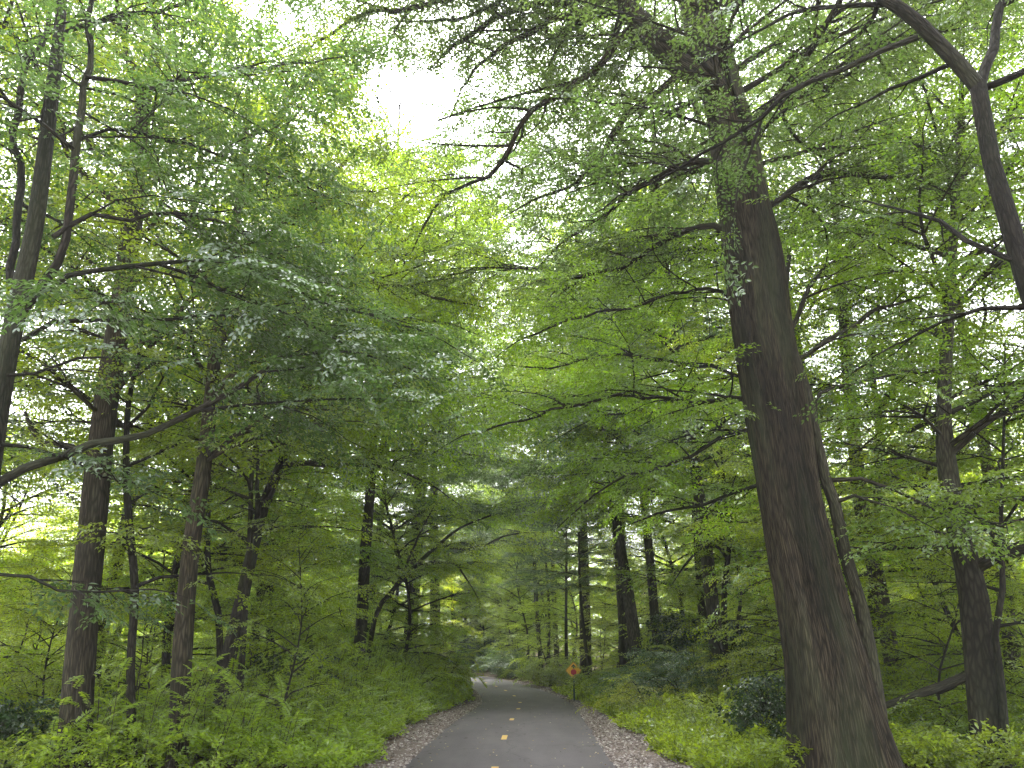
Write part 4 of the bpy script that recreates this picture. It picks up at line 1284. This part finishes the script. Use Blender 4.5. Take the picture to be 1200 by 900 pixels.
for k, (x, y, s) in enumerate([(5.4, 21.5, 1.0), (-8.0, 25, 0.95), (11.5, 19, 0.9), (-14.5, 18, 0.9), (-11.8, 14, 0.85), (12.8, 14.5, 0.9), (4.6, 33.5, 1.12), (6.4, 27, 0.9), (-11, 21.5, 0.95), (9.2, 23.5, 0.95), (-5.8, 47, 1.15), (3.2, 58, 1.2), (-0.4, 67, 1.2), (-3.2, 78, 1.3), (-6.2, 34, 0.8), (-4.7, 35.5, 1.12), (4.9, 38, 0.85), (-5.2, 43, 0.9), (1.9, 52, 0.85), (7.6, 46, 0.85)]):
    side = -1 if x < 0 else 1
    lab, grp = KIND_LABEL['canopy_tree']
    dup(P_TALL[2 if 37 < y < 55 and abs(y - 47) > 0.5 else k % 2], (x, y, float(gz(x, y)) - 0.05), 1.3 + 2.1 * k, s, describe(lab, side, x, y, s, 2 if 37 < y < 55 and abs(y - 47) > 0.5 else k % 2), 'tree', grp.format(SIDE[side]), 'canopy_tree', 0.02)
    HERO_BASES.append((x, y))
place(P_TALL, 'canopy_tree', 2, 42, 66, lambda y: 4.4, 6.5, 0.85, 1.15, 23, avoid_hero=4.5, xmax=22)
place(P_MID, 'understory_tree', 88, 14.5, 62, lambda y: 3.6 if y > 24 else 4.6, 2.8, 0.7, 1.15, 10.5, avoid_hero=1.6, xmax=27)
place(P_SAP, 'sapling', 165, 13, 50, lambda y: 3.0 if y > 19 else 3.7, 1.8, 0.55, 1.15, 5, avoid_hero=0.9)

# trunks crowding the dark hollow at the end of the path
for k, (px, d, s) in enumerate([(543, 74, .9), (556, 82, 1.0), (571, 78, 1.0), (580, 86, .9), (600, 70, .95), (625, 66, .9), (641, 50, .85), (664, 43, .8), (692, 40, .75), (530, 60, .9), (563, 72, 1.3), (548, 84, 1.4), (588, 68, 1.2)]):
    p = at(px, 760, d)
    dup(P_TALL[2], (p[0], p[1], float(gz(p[0], p[1])) - 0.1), k * 1.7, s * 0.68, 'tall tree crowding the dark end of the path where it bends away', 'tree', 'trees at the end of the path', 'canopy_tree', 0.03)
for k, (px, d, s) in enumerate([(520, 66, .9), (548, 70, 1.0), (566, 68, .8), (585, 64, .7), (610, 58, .8), (640, 56, .9), (560, 90, 1.2), (600, 88, 1.2), (530, 88, 1.2), (552, 76, 1.3), (575, 74, 1.3), (595, 70, 1.2), (612, 62, 1.1), (540, 82, 1.3), (585, 80, 1.3)]):
    p = at(px, 760, d)
    dup(P_MID[k % 3], (p[0], p[1], float(gz(p[0], p[1])) - 0.1), k * 2.1, s, 'low leafy tree closing off the far end of the path', 'tree', 'low trees at the end of the path', 'understory_tree', 0.03)
for r in P_TALL + P_MID + P_SAP:
    remove_tree(r)

# the wood beyond, one mass
def distant_wood():
    g = np.random.default_rng(9)
    a, sp = Acc(), Sprays('far')
    for i in range(110):
        y = g.uniform(68, 100)
        x = g.uniform(-0.75, 0.75) * y
        if abs(x - float(path_x(y))) < 3.5:
            continue
        z = float(gz(x, y))
        H = g.uniform(7, 14)
        tube(a, spline([(x, y, z - 0.2, 0.2), (x + g.normal(0, .3), y, z + H * 0.5, 0.14), (x + g.normal(0, .5), y, z + H, 0.03)], 2.0), 6, 1)
        for k in range(70):
            h = g.uniform(0.12, 1.0)
            rr = (0.35 + 0.65 * math.sin(math.pi * min(1, h * 0.9))) * 3.2 * math.sqrt(g.random())
            th = g.uniform(0, 6.28)
            sp.add(np.array((x + rr * math.cos(th), y + rr * math.sin(th), z + h * H)), np.array((math.cos(th), math.sin(th), g.normal(-0.1, 0.3))), UP + g.normal(0, 0.35, 3), g.uniform(1.8, 3.0))
    sp.write(a)
    o = a.build('distant_woods', [LEAF['mid'], BARK['grey']], smooth=False)
    o['kind'] = 'stuff'
    tag(o, 'far wood of trees merging into one green mass beyond the bend', 'woods')


distant_wood()

# ------------------------------------------------------------------ undergrowth
def plant(sp, wood, x, y, h, g, n, lean=(0, 0), scale=1.0, mat=1):
    z = float(gz(x, y))
    th = g.uniform(0, 6.28)
    b = np.array((x, y, z - 0.03))
    t = b + np.array((0.18 * h * math.cos(th) + lean[0] * h, 0.18 * h * math.sin(th) + lean[1] * h, h))
    tube(wood, np.array([(*b, 0.006), (*(b * 0.45 + t * 0.55 + np.array((0, 0, 0.05 * h))), 0.005), (*t, 0.003)]), 4, mat)
    for k in range(n):
        u = 0.3 + 0.7 * (k + g.random()) / n
        p = b + (t - b) * u
        a = th + 2.4 * k
        e = g.uniform(0.15, 0.7) if u < 0.9 else g.uniform(0.4, 1.1)
        sp.add(p, np.array((math.cos(a), math.sin(a), e)), UP + g.normal(0, 0.25, 3), scale * g.uniform(0.75, 1.2))


def undergrowth():
    g = np.random.default_rng(21)
    # left bank: bright compound-leaved weeds, taller away from the path
    a, sp, w2 = Acc(), Sprays('pinnate'), Sprays('weed')
    for i in range(1150):
        y = 11.5 + 27 * g.random() ** 1.25
        o = g.random() ** 1.3 * 4.2
        x = float(path_x(y)) + float(left_edge(y)) - 0.05 - o
        h = (0.22 + 0.42 * min(o, 2.2)) * g.uniform(0.6, 1.25) * (1 + 0.45 * float(sstep(15, 22, y)))
        plant(sp, a, x, y, h, g, 5, (0.12, -0.05), 0.9)
    for i in range(5200):
        y = 11 + 30 * g.random() ** 1.4
        o = g.random() ** 1.6 * 5.0
        x = float(path_x(y)) + float(left_edge(y)) + 0.04 - o
        th = g.uniform(0, 6.28)
        w2.add(np.array((x, y, float(gz(x, y)) + g.uniform(0.0, 0.12 + 0.25 * min(o, 1.5)))), np.array((math.cos(th), math.sin(th), g.uniform(0.1, 0.9))), UP + g.normal(0, 0.4, 3), g.uniform(0.7, 1.3))
    sp.write(a)
    w2.write(a)
    o_ = a.build('undergrowth', [LEAF['fresh'], TWIG], smooth=False)
    o_['kind'] = 'stuff'
    tag(o_, 'lush light green weeds covering the bank left of the path', 'undergrowth')
    # right bank
    a, sp, w2, bl = Acc(), Sprays('pinnate'), Sprays('weed'), Sprays('blade')
    for i in range(6500):
        y = 11 + 24 * g.random() ** 1.3
        o = g.random() ** 1.5 * 4.5
        x = float(path_x(y)) + float(right_edge(y)) - 0.15 + o
        if abs(x - 2.24) < 0.5 and 26.3 < y < 29.3:
            continue
        th = g.uniform(0, 6.28)
        w2.add(np.array((x, y, float(gz(x, y)) + g.uniform(0.0, 0.10 + 0.22 * min(o, 1.6)))), np.array((math.cos(th), math.sin(th), g.uniform(0.1, 1.0))), UP + g.normal(0, 0.4, 3), g.uniform(0.7, 1.35))
    for i in range(1500):
        y = 11 + 20 * g.random() ** 1.3
        o = g.random() ** 1.3 * 2.0
        x = float(path_x(y)) + float(right_edge(y)) - 0.12 + o
        bl.add(np.array((x, y, float(gz(x, y)) - 0.02)), np.array((g.normal(0, 0.3), g.normal(0, 0.3), 1.0)), np.array((g.normal(), g.normal(), 0.1)), g.uniform(0.6, 1.1))
    for i in range(430):
        y = 14 + 22 * g.random()
        o = 0.5 + g.random() * 3.5
        x = float(path_x(y)) + float(right_edge(y)) + o
        plant(sp, a, x, y, g.uniform(0.25, 0.55) + 0.2 * min(o, 2.5) * g.random(), g, 4, (-0.1, -0.05), 0.85)
    for s in (sp, w2, bl):
        s.write(a)
    o_ = a.build('undergrowth', [LEAF['weed'], TWIG], smooth=False)
    o_['kind'] = 'stuff'
    tag(o_, 'low bright weeds and grass on the bank right of the path', 'undergrowth')
    # forest floor deeper in
    a, sp, w2 = Acc(), Sprays('oval'), Sprays('weed')
    for i in range(3600):
        y = 12 + 38 * g.random() ** 1.2
        s = -1 if g.random() < 0.5 else 1
        x = float(path_x(y)) + s * (4.5 + g.random() * max(3, 0.65 * y - 3))
        th = g.uniform(0, 6.28)
        (sp if g.random() < 0.45 else w2).add(np.array((x, y, float(gz(x, y)) + g.uniform(0.0, 0.7) * g.random())), np.array((math.cos(th), math.sin(th), g.uniform(0.0, 0.7))), UP + g.normal(0, 0.35, 3), g.uniform(0.8, 1.5))
    sp.write(a)
    w2.write(a)
    o_ = a.build('ground_cover', [LEAF['mid'], TWIG], smooth=False)
    o_['kind'] = 'stuff'
    tag(o_, 'leafy seedlings and brambles over the shaded forest floor', 'undergrowth')


undergrowth()


def shrub(name, label, px, d, h, w, leaf, kind, n_stem, seed, sc=1.0, lean=(0, 0), cat='shrub', group=None):
    g = np.random.default_rng(seed)
    p = at(px, 800, d)
    x, y = p[0], p[1]
    z = float(gz(x, y)) - 0.04
    root = empty(name, (x, y, z))
    st, wood, sp = Acc(), Acc(), Sprays(kind)
    for i in range(n_stem):
        th = g.uniform(0, 6.28)
        r = w * math.sqrt(g.random()) * 0.55
        out = w * g.uniform(0.3, 1.0)
        hh = h * g.uniform(0.55, 1.05) * (1 - 0.35 * (out / w) ** 2)
        b = np.array((r * math.cos(th) * 0.5, r * math.sin(th) * 0.5, 0))
        P = spline([(*b, 0.012), (*(b + np.array((out * 0.35 * math.cos(th) + lean[0] * 0.4, out * 0.35 * math.sin(th) + lean[1] * 0.4, hh * 0.65))), 0.009),
                    (*(b + np.array((out * 0.8 * math.cos(th) + lean[0] * 0.8, out * 0.8 * math.sin(th) + lean[1] * 0.8, hh))), 0.006),
                    (*(b + np.array((out * 1.15 * math.cos(th) + lean[0], out * 1.15 * math.sin(th) + lean[1], hh * 0.86))), 0.003)], 0.15)
        tube(st, P, 5, 0)
        leafy_limb(wood, sp, P, g, 0.22, 0.42, 0.12, 0.17, sc, 0.1, 0.25, 1)
    sp.write(wood)
    st.build('stems', [BARK['dark']], root)
    wood.build('foliage', [LEAF[leaf], TWIG], root, smooth=False)
    tag(root, label, cat, group)


shrub('shrub', 'bright light green feathery shrub leaning over the path at the inside of the bend', 512, 28.5, 1.9, 1.1, 'fresh', 'pinnate', 22, 1, 1.0, (0.35, 0))
shrub('shrub', 'feathery light green shrub on the left bank just short of the bend shrub', 474, 24.5, 1.5, 1.2, 'fresh', 'pinnate', 20, 2, 1.1, (0.3, 0))
shrub('shrub', 'leafy pale shrub at the foot of the upright trunk on the left bank', 455, 27, 2.3, 1.3, 'fresh', 'oval', 14, 3, 0.8)
shrub('shrub', 'leafy bush under the leaning dark trunk on the left', 350, 17, 1.0, 1.2, 'mid', 'oval', 13, 4, 0.7)
shrub('shrub', 'dark low bush between the left trunks and the weedy bank', 330, 20, 1.6, 1.4, 'dark', 'ivy', 14, 5, 1.0)
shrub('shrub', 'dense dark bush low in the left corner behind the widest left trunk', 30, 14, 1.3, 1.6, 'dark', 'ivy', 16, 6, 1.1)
shrub('shrub', 'green bush spilling over the far right verge beyond the sign', 600, 52, 1.7, 2.0, 'cool', 'oval', 16, 7, 1.1)
shrub('shrub', 'rounded arching bramble bush between the sign and the massive trunk', 822, 20.5, 1.7, 1.7, 'cool', 'oval', 22, 8, 0.6, (-0.1, 0))
shrub('shrub', 'bush directly right of the sign post at the verge', 738, 27.5, 1.3, 0.95, 'mid', 'oval', 16, 9, 0.7)
shrub('shrub', 'feathery pale sprig bush standing up between the sign and the bramble', 775, 24, 1.9, 1.0, 'fresh', 'pinnate', 9, 10, 1.25)
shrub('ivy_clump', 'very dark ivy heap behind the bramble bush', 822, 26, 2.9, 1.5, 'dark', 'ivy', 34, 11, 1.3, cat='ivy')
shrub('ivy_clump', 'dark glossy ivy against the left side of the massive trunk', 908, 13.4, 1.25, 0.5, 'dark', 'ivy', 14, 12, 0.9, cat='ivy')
shrub('shrub', 'bright leafy bush in front of the ivy near the massive trunk', 868, 16.5, 1.0, 1.3, 'weed', 'oval', 15, 13, 0.6)
shrub('shrub', 'green bush at the foot of the massive trunk on its right', 1075, 13.5, 0.9, 1.2, 'mid', 'oval', 15, 14, 0.65)
shrub('shrub', 'low bush near the right edge behind the thick forked tree', 1120, 16, 1.5, 1.5, 'weed', 'oval', 16, 15, 0.8)
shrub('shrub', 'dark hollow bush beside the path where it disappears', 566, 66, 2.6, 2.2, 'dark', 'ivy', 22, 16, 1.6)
shrub('shrub', 'bush under the pair of leaning trunks right of the path', 748, 27, 1.5, 1.5, 'mid', 'oval', 15, 17, 0.8)
shrub('shrub', 'loose leafy bush close to the verge halfway from the sign to the massive trunk', 770, 20, 0.95, 1.1, 'weed', 'oval', 15, 21, 0.6)
shrub('shrub', 'yellow green bush behind the bramble, beneath the thin crooked sapling', 860, 22.5, 1.8, 1.3, 'bright', 'oval', 15, 22, 0.75)
for k, (px, d, h, w, lf) in enumerate([(300, 16.5, 1.3, 1.2, 'fresh'), (235, 15, 1.1, 1.2, 'weed'), (385, 21, 1.5, 1.2, 'fresh'), (60, 17, 1.7, 1.4, 'bright'), (190, 20, 1.9, 1.5, 'bright'), (120, 24, 2.2, 1.6, 'bright')]):
    shrub('shrub', 'leafy light green bush in the thicket among the left trunks', px, d, h, w, lf, 'oval', 14, 40 + k, 0.75, group='bushes among the left trunks')
for k, (px, d, h, w, lf) in enumerate([(790, 24, 1.7, 1.3, 'bright'), (880, 19, 1.6, 1.2, 'weed'), (800, 29, 2.2, 1.6, 'bright'), (1090, 19, 2.0, 1.5, 'bright'), (1150, 21, 2.2, 1.6, 'bright'), (1060, 24, 2.2, 1.5, 'weed')]):
    shrub('shrub', 'leafy light green bush in the thicket right of the bramble', px, d, h, w, lf, 'oval', 14, 60 + k, 0.75, group='bushes in the right thicket')
shrub('shrub', 'leafy low bush at the foot of the widest left trunk', 140, 13.5, 0.85, 1.2, 'weed', 'oval', 14, 23, 0.65)
shrub('shrub', 'shrub on the right verge opposite the bend shrub', 640, 40, 1.5, 1.5, 'mid', 'oval', 14, 18, 0.9)

# ------------------------------------------------------------------ the sign
def ngon_prism(acc, pts, y0, y1, mat=0):
    n = len(pts)
    v = [(x, y0, z) for x, z in pts] + [(x, y1, z) for x, z in pts] + [(sum(p[0] for p in pts) / n, y0, sum(p[1] for p in pts) / n), (sum(p[0] for p in pts) / n, y1, sum(p[1] for p in pts) / n)]
    t = [(i, (i + 1) % n, 2 * n) for i in range(n)] + [(n + (i + 1) % n, n + i, 2 * n + 1) for i in range(n)]
    q = [((i + 1) % n, i, n + i, n + (i + 1) % n) for i in range(n)]
    acc.add(np.array(v), q, t, mat)


def sign():
    p = at(673, 821, 28.8)
    z = float(profile(p[1]))
    root = empty('warning_sign', (p[0], p[1], z))
    root.rotation_euler = (0, 0, math.radians(-3))
    yel, blk, red, grn = plain('sign_yellow', (0.90, 0.50, 0.035), 0.4), plain('sign_black', (0.012, 0.012, 0.012), 0.5), plain('sign_red', (0.50, 0.025, 0.03), 0.4), plain('post_green', (0.018, 0.05, 0.035), 0.5)
    zc, hd = 1.00, 0.275
    a = Acc()                                             # u-channel post
    prof = [(-0.03, 0.0), (-0.018, 0.0), (-0.012, 0.022), (0.012, 0.022), (0.018, 0.0), (0.03, 0.0), (0.03, 0.004), (0.021, 0.004), (0.014, 0.027), (-0.014, 0.027), (-0.021, 0.004), (-0.03, 0.004)]
    n = len(prof)
    v = [(x, y, -0.3) for x, y in prof] + [(x, y, 1.22) for x, y in prof]
    a.add(np.array(v), [(i, (i + 1) % n, n + (i + 1) % n, n + i) for i in range(n)])
    a.build('post', [grn], root, smooth=False)

    def diamond(h, c=0.035):
        out = []
        for k in range(4):
            th = math.pi / 2 * k
            for s in (-0.5, -0.17, 0.17, 0.5):
                r = h - c * abs(s) * 0.8
                t2 = th + s * c * 2.2 / h
                out.append((r * math.cos(t2), r * math.sin(t2)))
        return [(x, zc + z_) for x, z_ in out]
    a = Acc()
    ngon_prism(a, diamond(hd), -0.004, -0.001)
    pn = a.build('sign_panel', [yel], root, smooth=False)
    a = Acc()
    o_, i_ = diamond(hd - 0.010), diamond(hd - 0.020)
    m = len(o_)
    vv = [(x, -0.0052, z_) for x, z_ in o_] + [(x, -0.0052, z_) for x, z_ in i_]
    a.add(np.array(vv), [(k, (k + 1) % m, m + (k + 1) % m, m + k) for k in range(m)])
    a.build('border', [blk], pn, smooth=False)
    a = Acc()
    ngon_prism(a, [(0.105 * math.cos(math.radians(22.5 + 45 * k)), zc - 0.055 + 0.105 * math.sin(math.radians(22.5 + 45 * k))) for k in range(8)], -0.0062, -0.0042)
    a.build('octagon', [red], pn, smooth=False)
    a = Acc()
    ngon_prism(a, [(-0.026, zc + 0.062), (0.026, zc + 0.062), (0.026, zc + 0.125), (-0.026, zc + 0.125)], -0.006, -0.0042)
    ngon_prism(a, [(-0.085, zc + 0.122), (0.085, zc + 0.122), (0.0, zc + 0.215)], -0.0064, -0.0042)
    a.build('arrow', [blk], pn, smooth=False)
    a = Acc()
    for dz in (-0.16, 0.2):
        ngon_prism(a, [(0.009 * math.cos(k * 1.047), zc + dz + 0.009 * math.sin(k * 1.047)) for k in range(6)], -0.009, 0.03)
    a.build('bolt', [plain('bolt_steel', (0.4, 0.4, 0.4), 0.4)], root, smooth=False)
    tag(root, 'yellow diamond warning sign with a red octagon and black arrow on a dark green post', 'sign')


sign()

# ------------------------------------------------------------------ air
HAZE = 0.0007
if HAZE > 0:
    m, nt, out = new_mat('haze_air')
    v = nt.nodes.new('ShaderNodeVolumePrincipled')
    v.inputs['Color'].default_value = (0.92, 0.94, 0.96, 1)
    v.inputs['Density'].default_value = HAZE
    v.inputs['Anisotropy'].default_value = 0.3
    nt.links.new(v.outputs[0], out.inputs['Volume'])
    a = Acc()
    X0, X1, Y0, Y1, Z0, Z1 = -950, 950, -350, 1550, -12, 45
    vv = [(x, y, z) for z in (Z0, Z1) for x, y in ((X0, Y0), (X1, Y0), (X1, Y1), (X0, Y1))]
    a.add(np.array(vv), [(0, 3, 2, 1), (4, 5, 6, 7), (0, 1, 5, 4), (1, 2, 6, 5), (2, 3, 7, 6), (3, 0, 4, 7)])
    o = a.build('haze', [m], smooth=False)
    o['kind'] = 'stuff'

# ------------------------------------------------------------------ light
SUN_EL, SUN_AZ = math.radians(58), math.radians(-12)       # azimuth from +Y, clockwise
w = bpy.data.worlds.new('World')
SC.world = w
w.use_nodes = True
nt = w.node_tree
for n in list(nt.nodes):
    nt.nodes.remove(n)
out = nt.nodes.new('ShaderNodeOutputWorld')
bg = nt.nodes.new('ShaderNodeBackground')
sky = nt.nodes.new('ShaderNodeTexSky')
sky.sky_type = 'NISHITA'
sky.sun_disc = False
sky.sun_elevation = SUN_EL
sky.sun_rotation = SUN_AZ
sky.air_density = 1.0
sky.dust_density = 6.0
sky.ozone_density = 1.0
hs = nt.nodes.new('ShaderNodeHueSaturation')
hs.inputs['Saturation'].default_value = 0.10
nt.links.new(sky.outputs[0], hs.inputs['Color'])
wb = nt.nodes.new('ShaderNodeMix')                     # even grey-white cloud cover, a touch cool
wb.data_type = 'RGBA'
wb.blend_type = 'MULTIPLY'
wb.inputs[0].default_value = 1.0
wb.inputs[7].default_value = (0.985, 1.0, 1.025, 1)
nt.links.new(hs.outputs[0], wb.inputs[6])
nt.links.new(wb.outputs[2], bg.inputs[0])
bg.inputs[1].default_value = 0.15
nt.links.new(bg.outputs[0], out.inputs[0])

sl = bpy.data.lights.new('sun', 'SUN')
sl.energy = 1.5
sl.angle = math.radians(25)
sl.color = (1.0, 0.97, 0.92)
so = bpy.data.objects.new('sun', sl)
COL.objects.link(so)
from mathutils import Vector
sd = Vector((math.sin(SUN_AZ) * math.cos(SUN_EL), math.cos(SUN_AZ) * math.cos(SUN_EL), math.sin(SUN_EL)))
so.rotation_euler = sd.to_track_quat('Z', 'Y').to_euler()
so.location = (0, 0, 60)

# ------------------------------------------------------------------ camera
cd = bpy.data.cameras.new('camera')
cd.sensor_width = 36
cd.sensor_fit = 'HORIZONTAL'
cd.lens = FPX / 1200 * 36
cd.clip_start = 0.05
cd.clip_end = 4000
co = bpy.data.objects.new('camera', cd)
COL.objects.link(co)
co.location = (0, 0, CAM_H)
co.rotation_euler = (math.pi / 2 + PITCH, 0, 0)
SC.camera = co

SC.view_settings.view_transform = 'Standard'
SC.view_settings.look = 'None'
SC.view_settings.exposure = 3.08
SC.view_settings.gamma = 1
SC.render.engine = 'CYCLES'
SC.cycles.max_bounces = 16
SC.cycles.diffuse_bounces = 14
SC.cycles.glossy_bounces = 2
SC.cycles.transmission_bounces = 4
SC.cycles.volume_bounces = 1
SC.cycles.caustics_reflective = False
SC.cycles.caustics_refractive = False
SC.cycles.use_denoising = True
try:
    SC.cycles.denoiser = 'OPENIMAGEDENOISE'
    SC.cycles.denoising_prefilter = 'ACCURATE'
except Exception:
    pass
